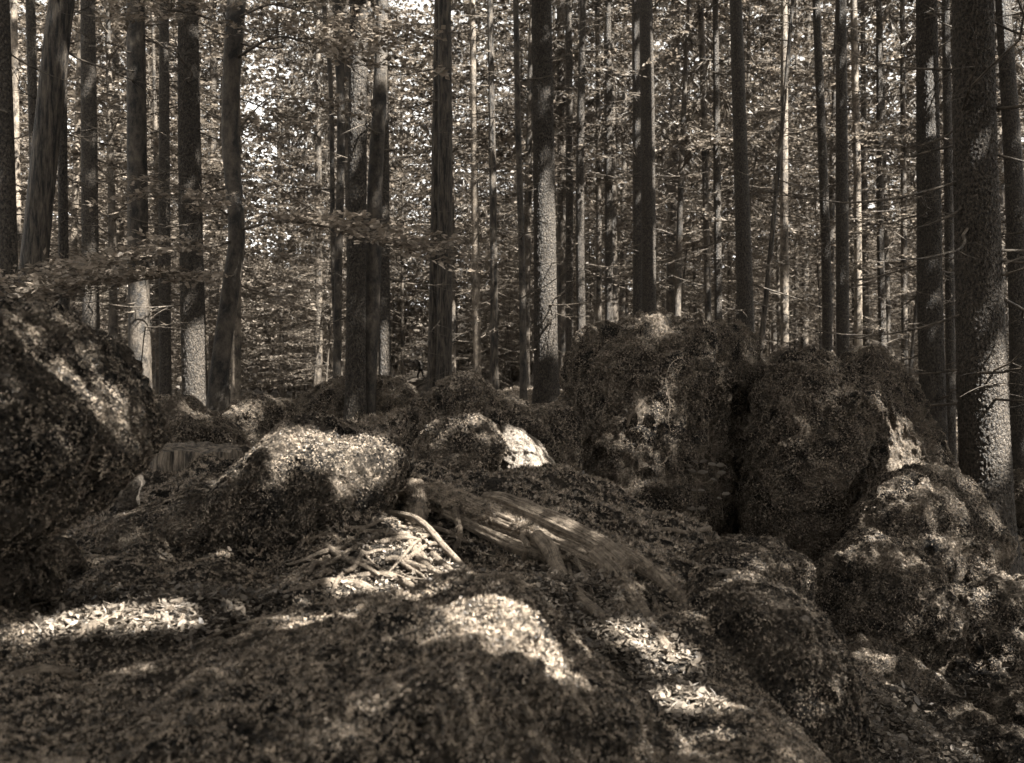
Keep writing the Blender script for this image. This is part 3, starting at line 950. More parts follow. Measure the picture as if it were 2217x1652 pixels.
me = mesh('stump_side', vv.reshape(-1, 3), q, M['stumpbark'])
at = me.attributes.new('grain', 'FLOAT_VECTOR', 'POINT')
at.data.foreach_set('vector', np.stack([np.repeat(zz * H, sg), np.tile(np.cos(th), n_) * .25, np.tile(np.sin(th), n_) * .25], -1).astype(np.float32).ravel())
obj('side', me, e)
tv = np.vstack([vv[-1], [[0, 0, H * 1.002]]])
obj('cut_top', mesh('cut_top', tv, np.stack([np.arange(sg), np.roll(np.arange(sg), -1), np.full(sg, sg)], -1), M['stumpbark'], False), e)

# small stones
def pebble(label, x, y, w_, h_, key='', Y=None, mat='stone', name='stone'):
    p = hit(x, y) if key == '' else rockhit(key, x, y)
    if p is None: p = hit(x, y)
    if Y: p = V(x, y, Y)
    v, f = ICO[4]
    sx, sz = w_ * .5 / F * p[1], h_ * .5 / F * p[1]
    q = v * [sx, .5 * (sx + sz), sz]
    q = q * (1 + .35 * fbm(v * 1.3 + x, 3))[:, None] * (1 + .1 * fbm(v * 5 + y, 2))[:, None]
    tag(obj(name, mesh(name, q, f, M[mat]), None, p + np.array([0, 0, sz * .1])), label, 'stone')


pebble('pale upright slab wedged behind the left boulder', 272, 1060, 70, 95, Y=3.55)
pebble('pale folded leaf built as a stone on the small rounded moss rock', 1838, 1478, 34, 26, 'Q1')  # a folded leaf, given the stone shape
pebble('small stone peeping from the gully moss', 1822, 1438, 26, 18, 'Q1')
pebble('small stone set in the mossy flank above the gully', 1742, 1345, 24, 20, 'I1')
pebble('pale flat stone on top of the mossy flank', 1575, 1240, 60, 14, 'I1')
pebble('white pebble in the left debris patch', 110, 1362, 34, 22)
pebble('leaning upright leaf built as a stone at the end of the left debris', 358, 1352, 26, 40)  # an upright leaf, given the stone shape

# ------------------------------------------------------------------ trees
def limb(mb, p0, az, el, L, r0, up=.25, sag=.35, n=7, twigs=4, seg=4, tw=.4, rs=None):
    """a crooked dead branch that sags and turns up at its tip, with side twigs"""
    rs = rs or random
    t = np.linspace(0, 1, n)
    dirh = np.array([math.cos(az), math.sin(az), 0])
    side = np.array([-math.sin(az), math.cos(az), 0])
    wob = np.cumsum([rs.gauss(0, .035) for _ in t]) * L
    zc = L * (math.tan(el) * t - sag * t + (sag * .5 + up) * t ** 2.2)
    P = p0 + dirh * (L * t)[:, None] + side * wob[:, None] + np.array([0, 0, 1.0]) * zc[:, None]
    mb.tube(P, r0 * (1 - .82 * t), seg, cap=False)
    for k in range(twigs):
        j = rs.randint(1, n - 2)
        l2 = L * tw * rs.uniform(.4, 1.1)
        a2 = az + rs.choice((-1, 1)) * rs.uniform(.4, 1.1)
        t2 = np.linspace(0, 1, 5)
        d2 = np.array([math.cos(a2), math.sin(a2), rs.uniform(-.5, .15)])
        P2 = P[j] + d2 * (l2 * t2)[:, None] + np.array([0, 0, 1.0]) * (rs.uniform(-.35, .2) * l2 * t2 ** 2)[:, None]
        mb.tube(P2, r0 * .45 * (1 - .8 * t2), 3, cap=False)
    return P


def spray(ml, mw, p0, az, el, L, leafL, nl=120, rs=None, r0=.008, droop=.2, nz=.35):
    """a flat beech spray: axis, alternate twigs, leaves lying in tiers"""
    g = np.random.default_rng(rs.randint(0, 10 ** 6))
    d = np.array([math.cos(az), math.sin(az), 0]); s = np.array([-math.sin(az), math.cos(az), 0])
    t = np.linspace(0, 1, 7)
    ax = p0 + d * (L * t)[:, None] + np.array([0, 0, 1]) * (L * (math.tan(el) * t - droop * t ** 2))[:, None] + s * (np.cumsum(g.normal(0, .02, 7)) * L)[:, None]
    mw.tube(ax, r0 * (1 - .8 * t), 3, cap=False)
    nt_ = 9
    C, D = [], []
    for k in range(nt_):
        u_ = .15 + .85 * k / nt_
        b0 = np.array([np.interp(u_, t, ax[:, i]) for i in range(3)])
        sg_ = 1 if k % 2 else -1
        dd = d * .75 + s * sg_ * g.uniform(.5, .95) + np.array([0, 0, g.uniform(-.15, .12)])
        l2 = L * .5 * (1 - u_ * .65) * g.uniform(.6, 1.15)
        e2 = b0 + dd * l2
        mw.tube(np.array([b0, b0 + dd * l2 * .5 + [0, 0, l2 * .03], e2]), [r0 * .4, r0 * .3, r0 * .12], 3, cap=False)
        m = max(3, int(nl / nt_))
        q = g.random(m)
        C.append(b0 + (e2 - b0) * q[:, None] + g.normal(0, leafL * .35, (m, 3)) * [1, 1, .5])
        D.append(dd + g.normal(0, .7, (m, 3)) * [1, 1, .35])
    C = np.vstack(C); D = np.vstack(D)
    n = len(C)
    ll = leafL * g.uniform(.6, 1.15, n)
    ml.leaves(C, D, g.normal(0, nz, (n, 3)) + [0, -nz * .6 if nz > .5 else 0, 1], ll, ll * .62, .12)


def trunk_mesh(name, pts, rad, mat, seg, zg, n=None, flare=.35, wob=.03, s0=0.0, plate=0, ztop=7.0):
    """pts from base to top (local)"""
    P = np.asarray(pts, float)
    n = n or 80
    Q = spline(np.column_stack([P, rad]), n)
    C, r = Q[:, :3], Q[:, 3]
    if plate:                                  # many rings where it shows, few above
        zz = np.concatenate([np.linspace(C[0, 2], ztop, n), np.linspace(ztop, C[-1, 2], 20)[1:]])
        Q = np.stack([np.interp(zz, C[:, 2], c_) for c_ in (*C.T, r)], -1)
        C, r = Q[:, :3], Q[:, 3]
        n = len(C)
    hgt = C[:, 2] - zg
    r = r * (1 + flare * np.exp(-np.maximum(hgt, 0) / .22))
    th = np.arange(seg) / seg * 2 * math.pi
    k = fbm(np.stack([np.tile(np.cos(th), n) * .9 + s0, np.tile(np.sin(th), n) * .9, np.repeat(C[:, 2], seg) * .9], -1), 3) * wob
    fl = np.exp(-np.maximum(hgt, 0) / .3)[:, None] * np.cos(4 * th + s0)[None] * .10
    rr = r[:, None] * (1 + k.reshape(n, seg) + fl)
    if plate:
        wrap = 2 * math.pi * float(r.mean())
        U, Z = np.tile(th / (2 * math.pi) * wrap, n), np.repeat(C[:, 2], seg)
        wb = fbm(np.stack([U * 14, Z * 14, Z * 0], -1), 2) * .012
        f_ = plates(U + wb, Z + wb, .034, .046, int(s0 * 10), wrap)
        pl = np.clip(f_ / .28, 0, 1) ** .6
        rr = rr + ((pl - .7) * plate + fbm(np.stack([U * 40, Z * 40, Z * 0 + 5], -1), 2) * plate * .35).reshape(n, seg)
    vv = np.stack([C[:, 0:1] + rr * np.cos(th), C[:, 1:2] + rr * np.sin(th), np.repeat(C[:, 2:3], seg, 1)], -1)
    idx = np.arange(n * seg).reshape(n, seg)
    q = np.stack([idx[:-1], np.roll(idx, -1, 1)[:-1], np.roll(idx, -1, 1)[1:], idx[1:]], -1).reshape(-1, 4)
    return mesh(name, vv.reshape(-1, 3), q, mat), C, r


def plates(u, z, cu, cz, seed, wrap):
    """distance to the nearest crack of a jittered cell pattern (bark plates)"""
    g = np.random.default_rng(seed)
    nu, nz_ = max(3, int(round(wrap / cu))), 4096
    cu = wrap / nu
    ju, jz = g.random((2, nu, 997))
    iu = np.floor(u / cu).astype(int); iz = np.floor(z / cz).astype(int)
    f1 = np.full(len(u), 9.0); f2 = f1.copy()
    for a in (-1, 0, 1):
        for b in (-1, 0, 1):
            k = (iu + a) % nu, (iz + b) % 997
            d = np.hypot((iu + a + ju[k] - u / cu), (iz + b + jz[k] - z / cz))
            f2 = np.minimum(f2, np.maximum(f1, d)); f1 = np.minimum(f1, d)
    return f2 - f1


NEAR_XY = []


def tree(label, pts, Y, widths, bark_='spruce', nbr=26, blen=(.5, 1.3), bz=(1.2, 8), top=15.0, name='spruce_tree', cat='tree', seg=22, separate=False, tilt=0, twigs=5, flare=.35, wob=.03, br=.010, n=70, plate=0):
    """pts: photo positions from the foot up; Y: distance; widths: photo widths"""
    rs = random.Random(sum(map(ord, label)) + int(pts[0][0]))
    W = [V(x, y, Y) for x, y in pts]
    r = [w_ * .5 / F * Y for w_ in widths]
    d = W[-1] - W[-2]; d /= np.linalg.norm(d)
    if W[-1][2] < top:
        L = (top - W[-1][2]) / max(d[2], .3)
        d2 = d * .35 + np.array([0, 0, .65])
        W.append(W[-1] + d * L * .3); r.append(r[-1] * .9)
        W.append(W[-1] + d2 * L * .75); r.append(r[-2] * .5)
    zg = float(height(W[0][0], W[0][1])[0])
    dn = W[0] - W[1]; dn /= np.linalg.norm(dn)
    if W[0][2] > zg - .1:
        k = (W[0][2] - zg + .15) / max(-dn[2], .3)
        W.insert(0, W[0] + dn * k); r.insert(0, r[0] * 1.04)
    else:
        zg = W[0][2]
    base = np.array([W[0][0], W[0][1], zg])
    e = bpy.data.objects.new(name, None); COL.objects.link(e); e.location = base.tolist()
    me, C, rr = trunk_mesh('trunk', [p - base for p in W], r, M[bark_], seg, 0.0, n, flare, wob, s0=pts[0][0] * .1, plate=plate, ztop=.42 * Y + 1.5)
    obj('trunk', me, e)
    NEAR_XY.append((base[0], base[1]))
    mbs = MB()
    for k in range(nbr):
        z = rs.uniform(bz[0], bz[1]) - base[2]
        p0 = np.array([np.interp(z, C[:, 2], C[:, i]) for i in range(3)])
        rt = np.interp(z, C[:, 2], rr)
        az = rs.uniform(0, 6.283)
        L = rs.uniform(*blen)
        p0 = p0 + np.array([math.cos(az), math.sin(az), 0]) * rt * .8
        mb = MB() if separate else mbs
        limb(mb, p0, az, rs.uniform(-.25, .45), L, br * rs.uniform(.6, 1.3), up=rs.uniform(-.1, .3), sag=rs.uniform(0, .5), n=9, twigs=twigs, seg=5 if separate else 4, rs=rs)
        if separate: obj('branch', mb.build('branch', M['twig']), e)
    if nbr and not separate:
        tag(obj('dead_branches', mbs.build('dead_branches', M['twig']), e), kind='stuff')
    tag(e, label, cat)
    return e, C, rr, base


tree('massive dark spruce with scaly bark near the right edge', [(2138, 1250), (2134, 1060), (2124, 800), (2112, 400), (2105, 0)], 8.0, [112, 104, 98, 88, 80], 'spruce_big', 30, (.6, 2.0), (1.4, 5.6), seg=150, separate=True, twigs=4, br=.013, n=420, plate=.013)
tree('dark spruce left of the massive one behind the knobbed boulder', [(2020, 930), (2012, 600), (2005, 0)], 12.5, [54, 50, 42], 'spruce', 30, (.5, 1.6), (1.4, 7.5), separate=True, twigs=5, br=.012, seg=90, n=300, plate=.014)
tree('rough trunk cut off by the right edge of the picture', [(2212, 1000), (2200, 500), (2170, 0)], 12, [46, 40, 30], 'spruce', 22, (.5, 1.3), (1.4, 7.5))
tree('slim spruce lit along its lower right side beyond the flat topped boulder', [(1617, 790), (1608, 500), (1592, 0)], 14, [38, 33, 26], 'spruce', 34, (.6, 1.6), (1.6, 8.5), separate=True, br=.011)
tree('thin pale trunk with curled stubs right of the slim spruce', [(1698, 770), (1697, 400), (1697, 0)], 17, [18, 17, 14], 'pale', 40, (.3, 1.0), (2, 9.5), br=.009)
tree('dark leaning spruce stem left of the straight pair', [(1792, 830), (1786, 500), (1766, 0)], 16, [22, 20, 16], 'spruce', 34, (.5, 1.4), (2, 9))
tree('straight spruce stem rising behind the split boulders', [(1824, 830), (1822, 400), (1820, 0)], 15, [28, 26, 22], 'spruce', 34, (.5, 1.4), (2, 9))
tree('thin bright edged stem just right of the straight spruce', [(1858, 780), (1855, 400), (1847, 0)], 19, [17, 16, 14], 'pale', 34, (.4, 1.1), (2, 10))
tree('thin stem with white dead twigs beside the knobbed boulder', [(1912, 800), (1905, 500), (1902, 0)], 22, [17, 15, 12], 'spruce', 40, (.4, 1.3), (2, 11))
tree('narrow spruce between the flat topped boulder and the slim spruce', [(1555, 720), (1552, 400), (1548, 0)], 19, [17, 16, 12], 'spruce', 34, (.5, 1.5), (2, 10))
tree('left stem of the tight pair behind the flat topped boulder', [(1381, 710), (1380, 300), (1377, 0)], 18, [23, 22, 20], 'spruce', 24, (.5, 1.5), (2.5, 10))
tree('right thicker stem of the tight pair behind the flat topped boulder', [(1405, 710), (1402, 300), (1398, 0)], 17, [31, 30, 28], 'spruce', 24, (.5, 1.5), (2.5, 10))
tree('thin bare stem at the left end of the flat topped boulder', [(1318, 720), (1317, 300), (1316, 0)], 20, [17, 16, 12], 'spruce', 40, (.5, 1.5), (2, 11))
tree('sturdy spruce lit on its right flank just right of centre', [(1182, 890), (1180, 600), (1172, 0)], 13, [54, 48, 42], 'spruce', 30, (.5, 1.3), (2, 8), separate=True, seg=90, n=300, plate=.014)
tree('dim trunk half hidden right of the sturdy central spruce', [(1258, 760), (1255, 400), (1262, 0)], 19, [20, 18, 14], 'spruce', 26, (.4, 1.3), (2, 10))
tree('dim straight trunk behind the sturdy central spruce', [(1232, 760), (1232, 300), (1230, 0)], 21, [17, 16, 14], 'spruce', 26, (.4, 1.3), (2, 10))
tree('black thin forked stem left of the sturdy central spruce', [(1133, 880), (1130, 600), (1122, 300), (1116, 0)], 12, [15, 14, 13, 12], 'beech', 10, (.4, 1.2), (2, 7), name='beech_tree')
tree('thin sunlit stem with whorls of white dead twigs near centre', [(1034, 850), (1030, 600), (1022, 0)], 19, [18, 17, 13], 'pale', 70, (.4, 1.3), (1.4, 9), br=.010)
tree('slender rough stem behind the peaked rock', [(1070, 850), (1068, 500), (1060, 0)], 18, [17, 16, 12], 'fibrous', 40, (.4, 1.3), (1.6, 9))
tree('broad fibrous barked twin trunk left of the peaked rock, right stem', [(960, 880), (963, 500), (962, 0)], 14, [34, 32, 28], 'fibrous', 8, (.5, 1.3), (4, 9), wob=.05)
tree('broad fibrous barked twin trunk left of the peaked rock, left stem', [(938, 880), (944, 500), (950, 0)], 14.2, [28, 26, 20], 'fibrous', 8, (.5, 1.3), (4, 9), wob=.05)
tree('lower bright edged trunk right of the twin central trunks', [(836, 940), (832, 700), (830, 300), (828, 0)], 11.5, [30, 26, 24, 22], 'spruce', 24, (.4, 1.0), (1.3, 5))
tree('smooth bent trunk with a sunlit upper end, right of the two central ones', [(790, 945), (806, 600), (812, 400), (822, 200), (828, 0)], 10.4, [38, 36, 32, 30, 26], 'beech', 5, (.4, 1.0), (3, 6), name='beech_tree', seg=28)
tree('straight dark trunk, left of the two central ones', [(768, 935), (772, 500), (776, 0)], 10.2, [42, 40, 37], 'spruce', 6, (.4, 1.0), (3, 7), seg=90, n=280, plate=.012)
tree('forked grey stem left of the central trunks', [(728, 920), (732, 600), (738, 250), (728, 0)], 14, [18, 17, 18, 20], 'beech', 12, (.5, 1.6), (3, 8), name='beech_tree')
tree('thin stem leaning out from the forked grey one', [(738, 910), (722, 600), (716, 200), (700, 0)], 14.4, [12, 11, 10, 10], 'beech', 12, (.5, 1.6), (3, 8), name='beech_tree')
S11 = tree('dark S curved beech trunk on the left, low burl at its foot', [(468, 925), (478, 780), (500, 620), (512, 520), (508, 430), (498, 300), (502, 150), (512, 0)], 8.6, [48, 40, 38, 36, 36, 36, 38, 40], 'beech', 4, (.4, .9), (3, 5), name='beech_tree', seg=28, n=100)
tree('sunlit slim trunk just behind the S curved beech', [(510, 890), (512, 700), (512, 300), (510, 0)], 13, [22, 20, 17, 15], 'pale', 20, (.4, 1.2), (2, 8))
tree('thick spruce with a sunlit right base left of the S curved beech', [(424, 905), (418, 700), (410, 300), (407, 0)], 11.5, [52, 50, 46, 42], 'spruce', 22, (.5, 1.4), (2.4, 7), separate=True, seg=90, n=280, plate=.013)
tree('slim dark stem between the two sunlit based spruces', [(358, 880), (356, 500), (355, 0)], 14, [26, 24, 20], 'spruce', 34, (.5, 1.4), (2, 8))
tree('spruce with the brightest sunlit base above the left mossy mound', [(304, 880), (300, 600), (296, 300), (294, 0)], 11.5, [48, 44, 41, 38], 'beech', 24, (.5, 1.4), (2.2, 7), separate=True, seg=28)
tree('straight rough spruce above the left boulder', [(198, 760), (194, 400), (190, 0)], 13.5, [36, 34, 30], 'spruce', 34, (.5, 1.5), (2, 8), separate=True)
tree('narrow black trunk crossing the leaning oak', [(140, 720), (136, 400), (134, 0)], 9.5, [22, 20, 18], 'spruce', 14, (.4, 1.2), (2.4, 6))
tree('thick rough barked oak leaning right at the far left', [(52, 760), (66, 660), (80, 500), (100, 300), (122, 100), (134, 0)], 9.0, [66, 62, 56, 54, 54, 52], 'fibrous', 3, (.4, .9), (3, 6), name='oak_tree', seg=28, wob=.06)
tree('dark trunk cut off by the left edge of the picture', [(18, 760), (12, 400), (2, 0)], 8.0, [44, 40, 34], 'spruce', 14, (.4, 1.2), (2.2, 5.5), seg=28)
tree('pale sunlit thin trunk behind the left edge trunk', [(46, 720), (36, 400), (30, 0)], 15, [17, 16, 14], 'pale', 24, (.4, 1.2), (2, 9))
tree('thin dark stem between the left edge trunk and the leaning oak', [(78, 700), (72, 300), (66, 0)], 12, [17, 18, 20], 'spruce', 20, (.4, 1.2), (2, 8))
tree('pale sunlit stem leaning behind the narrow black trunk', [(152, 740), (164, 400), (176, 0)], 17, [16, 14, 12], 'pale', 30, (.5, 1.3), (2, 9))
tree('slanting thin stem right of the slim spruce', [(1640, 800), (1660, 620), (1690, 300), (1716, 0)], 16, [13, 11, 9, 8], 'fibrous', 20, (.4, 1.2), (2, 8))
tree('dark narrow spruce behind the massive right one', [(2058, 960), (2054, 500), (2046, 0)], 15, [20, 19, 16], 'spruce', 24, (.5, 1.3), (1.6, 8))

# leafy beech boughs reaching out from the S curved beech
mw, ml = MB(), MB()
rs = random.Random(5)
SB = S11[3]
for path, r0, nsp in [([(512, 520, 8.6), (430, 540, 8.3), (330, 555, 8.0), (200, 600, 7.7), (95, 650, 7.5)], .016, 24),
                      ([(500, 600, 8.6), (410, 595, 8.2), (290, 610, 7.9), (170, 650, 7.6)], .010, 16),
                      ([(515, 500, 8.6), (600, 480, 8.3), (700, 490, 8.1), (800, 520, 7.9), (880, 560, 7.8)], .016, 20),
                      ([(500, 470, 8.6), (430, 420, 8.3), (380, 400, 8.2)], .010, 5),
                      ([(505, 130, 8.6), (600, 80, 8.3), (700, 110, 8.0), (790, 170, 7.8)], .014, 12),
                      ([(505, 60, 8.6), (420, 30, 8.2), (340, 20, 8.0)], .012, 8),
                      ([(510, 40, 8.6), (590, 10, 8.2), (660, 30, 8.0), (740, 60, 7.8)], .012, 9),
                      ([(500, 300, 8.6), (590, 210, 8.9), (690, 240, 9.1)], .009, 5)]:
    P = spline([V(*p) - SB for p in path], 16)
    mw.tube(P, np.linspace(r0, r0 * .2, 16), 5)
    dirv = P[-1] - P[0]
    a0 = math.atan2(dirv[1], dirv[0])
    for k in range(nsp):
        j = 3 + int(12 * k / nsp)
        spray(ml, mw, P[j], a0 + rs.choice((-1, 1)) * rs.uniform(.2, 1.0), rs.uniform(-.1, .15), rs.uniform(.5, 1.05), .064, rs.randint(50, 85), rs, .005, .2, .7)
obj('bough', mw.build('bough', M['twig']), S11[0])
tag(obj('foliage', ml.build('foliage', M['bough'], False), S11[0]), kind='stuff')

# ------------------------------------------------------------------ woods behind: prototypes copied as individuals
def copy_tree(e, loc, rz, sc):
    r = e.copy(); COL.objects.link(r)
    r.location = [float(v) for v in loc]; r.rotation_euler = (random.gauss(0, .012), random.gauss(0, .012), rz); r.scale = sc
    for ch in list(e.children):
        c = ch.copy(); COL.objects.link(c); c.parent = r
    return r


def proto_spruce(k):
    rs = random.Random(100 + k)
    g = np.random.default_rng(100 + k)
    e = bpy.data.objects.new('background_spruce', None); COL.objects.link(e)
    r0 = [.15, .11, .08, .13, .06][k]
    lean = rs.uniform(-.25, .25)
    me, C, rr = trunk_mesh('trunk', [(0, 0, -.3), (0, 0, 2), (lean * .3, 0, 7), (lean, 0, 14), (lean * 1.4, 0, 20)], [r0 * 1.05, r0, r0 * .85, r0 * .6, r0 * .2], M['far'], 10, 0, 30, .3)
    obj('trunk', me, e)
    mb, ml = MB(), MB()
    for i in range(38):
        z = rs.uniform(.8, 10)
        az = rs.uniform(0, 6.28)
        limb(mb, np.array([np.interp(z, C[:, 2], C[:, 0]), 0, z]), az, rs.uniform(-.5, .4), rs.uniform(.4, 1.5), .008, up=rs.uniform(-.3, .3), sag=rs.uniform(0, .6), n=6, twigs=3, seg=3, rs=rs)
    for i in range(70):
        z = 4.5 + 15.5 * rs.random() ** .9
        az = rs.uniform(0, 6.28)
        L = rs.uniform(.8, 2.3) * (1.1 - (z - 4) / 24)
        P = limb(mb, np.array([np.interp(z, C[:, 2], C[:, 0]), 0, z]), az, rs.uniform(-.1, .3), L, .011, up=.2, sag=.6, n=7, twigs=0, seg=3, rs=rs)
        m = 75
        q = g.random(m) ** .7 * 5.99
        j = q.astype(int)
        c = P[j] + (P[j + 1] - P[j]) * (q - j)[:, None]
        d = np.array([math.cos(az), math.sin(az), 0]) * .5 + g.normal(0, .55, (m, 3)) * [1, 1, .2] + [0, 0, -.55]
        l_ = g.uniform(.12, .42, m)
        ml.leaves(c, d, g.normal(0, 1, (m, 3)), l_, g.uniform(.025, .05, m), .2)
    tag(obj('dead_branches', mb.build('dead_branches', M['twig']), e), kind='stuff')
    obj('crown', ml.build('crown', M['needle'], False), e)
    return e


def proto_beech(k):
    rs = random.Random(200 + k)
    e = bpy.data.objects.new('background_beech', None); COL.objects.link(e)
    H = [7, 10, 13, 8, 5][k]
    r0 = [.035, .06, .09, .045, .022][k]
    lx, ly = rs.uniform(-.8, .8), rs.uniform(-.5, .5)
    me, C, rr = trunk_mesh('trunk', [(0, 0, -.3), (lx * .1, 0, 1.5), (lx * .4, ly * .4, H * .5), (lx, ly, H)], [r0, r0 * .95, r0 * .6, r0 * .15], M['far'], 8, 0, 24, .3)
    obj('trunk', me, e)
    mw, ml = MB(), MB()
    z0 = [1.0, 1.6, 3.0, 1.2, .5][k]
    for i in range([42, 52, 64, 46, 26][k]):
        z = rs.uniform(z0, H * 1.0)
        az = rs.uniform(0, 6.28)
        p0 = np.array([np.interp(z, C[:, 2], C[:, j]) for j in range(3)])
        L = rs.uniform(.7, 1.9) * (1.15 - .55 * z / H) * (1 + .06 * H)
        l1 = L * rs.uniform(.2, .6)
        p1 = p0 + np.array([math.cos(az), math.sin(az), rs.uniform(.1, .5)]) * l1
        mw.tube(np.array([p0, .5 * (p0 + p1) + [0, 0, .03], p1]), [.014, .011, .008], 3, cap=False)
        spray(ml, mw, p1, az + rs.uniform(-.5, .5), rs.uniform(-.1, .25), L, [.075, .095, .11, .085, .065][k], rs.randint(120, 170), rs, .008, .25, .62)
    tag(obj('twigs', mw.build('twigs', M['twig']), e), kind='stuff')
    obj('crown', ml.build('crown', M['leaf'], False), e)
    return e


PS = [proto_spruce(k) for k in range(5)]
PB = [proto_beech(k) for k in range(5)]
PERSON = V(911, 800, 70)
pd = PERSON[:2] / np.linalg.norm(PERSON[:2])
prng = random.Random(11)
placed = list(NEAR_XY)
used = set()
HOLE = V(555, 222, 1)                         # a break in the crowns where the sky shows
BACK = []
def place(protos, count, y0, y1, label, group, mind, smin, smax, name, xr=None):
    c = 0; tries = 0
    while c < count and tries < 8000:
        tries += 1
        y = y0 + (y1 - y0) * prng.random() ** .85
        x = prng.uniform(-1, 1) * (.56 * y + 1.5)
        if xr: x = y * pd[0] / pd[1] + prng.uniform(-xr, xr)
        if any((x - a) ** 2 + (y - b) ** 2 < mind ** 2 for a, b in placed): continue
        perp = abs(x * pd[1] - y * pd[0])
        if perp < .5 + .008 * y and y < 72: continue
        k = prng.randrange(len(protos))
        if name == 'background_beech' and k != 2 and perp < 2.7 and y < 72: continue
        if y > 18 and abs(x - HOLE[0] * y) < 1.1 and prng.random() < .8: continue
        placed.append((x, y))
        s = prng.uniform(smin, smax)
        sc = (s, s, s * prng.uniform(.9, 1.15))
        z = float(height(x, y)[0])
        if (name, k) not in used:
            used.add((name, k)); r = protos[k]
            r.location = (x, y, z); r.rotation_euler = (0, 0, prng.uniform(0, 6.28)); r.scale = sc
        else:
            r = copy_tree(protos[k], (x, y, z), prng.uniform(0, 6.28), sc)
        tag(r, None, 'tree', group)
        BACK.append((x / y * F + CX, r, label))
        c += 1


place(PB, 150, 15, 62, 'leafy young beech', 'young beeches in the understory', 1.0, .75, 1.35, 'background_beech')
place(PB, 95, 40, 92, 'leafy young beech', 'young beeches in the understory', .8, .9, 1.6, 'background_beech')
place(PB, 26, 60, 96, 'leafy young beech', 'young beeches in the understory', .8, 1.1, 1.8, 'background_beech')
place(PB, 26, 74, 96, 'leafy young beech', 'young beeches in the understory', .8, 1.0, 1.7, 'background_beech', 14)
place(PS, 150, 19, 95, 'slender far spruce', 'background spruces', .9, .8, 1.4, 'background_spruce')
MARK = [(-900, 'the picture left edge'), (76, 'the leaning oak'), (194, 'the rough left spruce'), (300, 'the sunlit based spruce'), (410, 'the thick left spruce'), (505, 'the curved beech'), (735, 'the forked stem'), (800, 'the central trunks'),
        (950, 'the fibrous trunks'), (1028, 'the twiggy sunlit stem'), (1178, 'the sturdy spruce'), (1316, 'the thin bare stem'), (1400, 'the tight pair'), (1605, 'the slim lit spruce'), (1697, 'the pale thin trunk'), (1822, 'the straight stem'),
        (2008, 'the dark right spruce'), (2120, 'the massive spruce'), (3200, 'the picture right edge')]
ORD = 'first second third fourth fifth sixth seventh eighth ninth tenth eleventh twelfth thirteenth fourteenth fifteenth sixteenth seventeenth eighteenth nineteenth twentieth'.split()
cnt = {}
for bx_, r_, kd in sorted(BACK, key=lambda b: b[0]):
    k = max(i for i in range(len(MARK) - 1) if MARK[i][0] <= bx_)
    cnt[(k, kd)] = cnt.get((k, kd), 0) + 1
    m = cnt[(k, kd)]
    od = ORD[m - 1] if m <= 20 else 'twenty ' + ORD[m - 21]
    r_['label'] = '%s, %s from left between %s and %s' % (kd, od, MARK[k][1], MARK[k + 1][1])


# ------------------------------------------------------------------ unseen shade canopy, gaps cut for chosen sun patches, and woods all round
BEAMS = []  # sun paths cut through the added leaves to light chosen spots


def beam(p, r, keep=0.0):
    if p is not None: BEAMS.append((np.asarray(p, float), r, keep, p[1] < 6))


for x, y, r in [(270, 1345, .05), (350, 1350, .04), (115, 1362, .03), (870, 1258, .05), (930, 1215, .08), (895, 1160, .06), (850, 1200, .04), (760, 1272, .04), (1340, 1375, .02), (1430, 1430, .04), (1500, 1520, .04), (980, 1245, .04)]:
    beam(hit(x, y), r)
for x, y, r in [(1075, 1315, .07), (1125, 1345, .06), (1170, 1395, .05), (1215, 1435, .03), (700, 1340, .02)]:
    beam(rockhit('G', x, y), r)
for key, x, y, r, k in [('L3', 1145, 990, .05, 0), ('L3', 1110, 950, .04, 0), ('L3', 1180, 1030, .03, 0), ('L2', 1000, 915, .02, .3), ('D', 720, 965, .10, 0), ('D', 650, 960, .06, 0), ('D', 800, 965, .08, 0),
                        ('O', 1960, 985, .06, 0), ('O', 1945, 1010, .06, 0), ('N', 1715, 850, .05, .7), ('N', 1725, 1000, .04, .75), ('M', 1440, 880, .05, .65), ('P1', 1890, 1085, .03, 0),
                        ('A', 170, 810, .08, .3), ('A', 240, 850, .06, .3), ('A', 95, 690, .05, .3), ('Q3', 2190, 1600, .05, .3), ('P1', 2000, 1035, .1, .6), ('P1', 2090, 1060, .08, .65), ('P2', 1870, 1175, .1, .6), ('P2', 1950, 1190, .1, .6), ('P2', 2030, 1300, .08, .7), ('P3', 2150, 1260, .06, .7), ('Q5', 1960, 1580, .08, .6), ('Q2', 2080, 1540, .06, .6), ('I1', 1640, 1260, .08, .5), ('I1', 1780, 1420, .05, .4), ('J', 1650, 1195, .06, .5),
                        ('Q1', 1900, 1420, .06, .5), ('M', 1350, 720, .15, .75), ('M', 1500, 720, .15, .75), ('N', 1720, 780, .1, .75), ('D', 450, 1080, .12, .7), ('D', 560, 1020, .1, .6), ('R2', 560, 880, .1, .4)]:
    beam(rockhit(key, x, y), r, k)
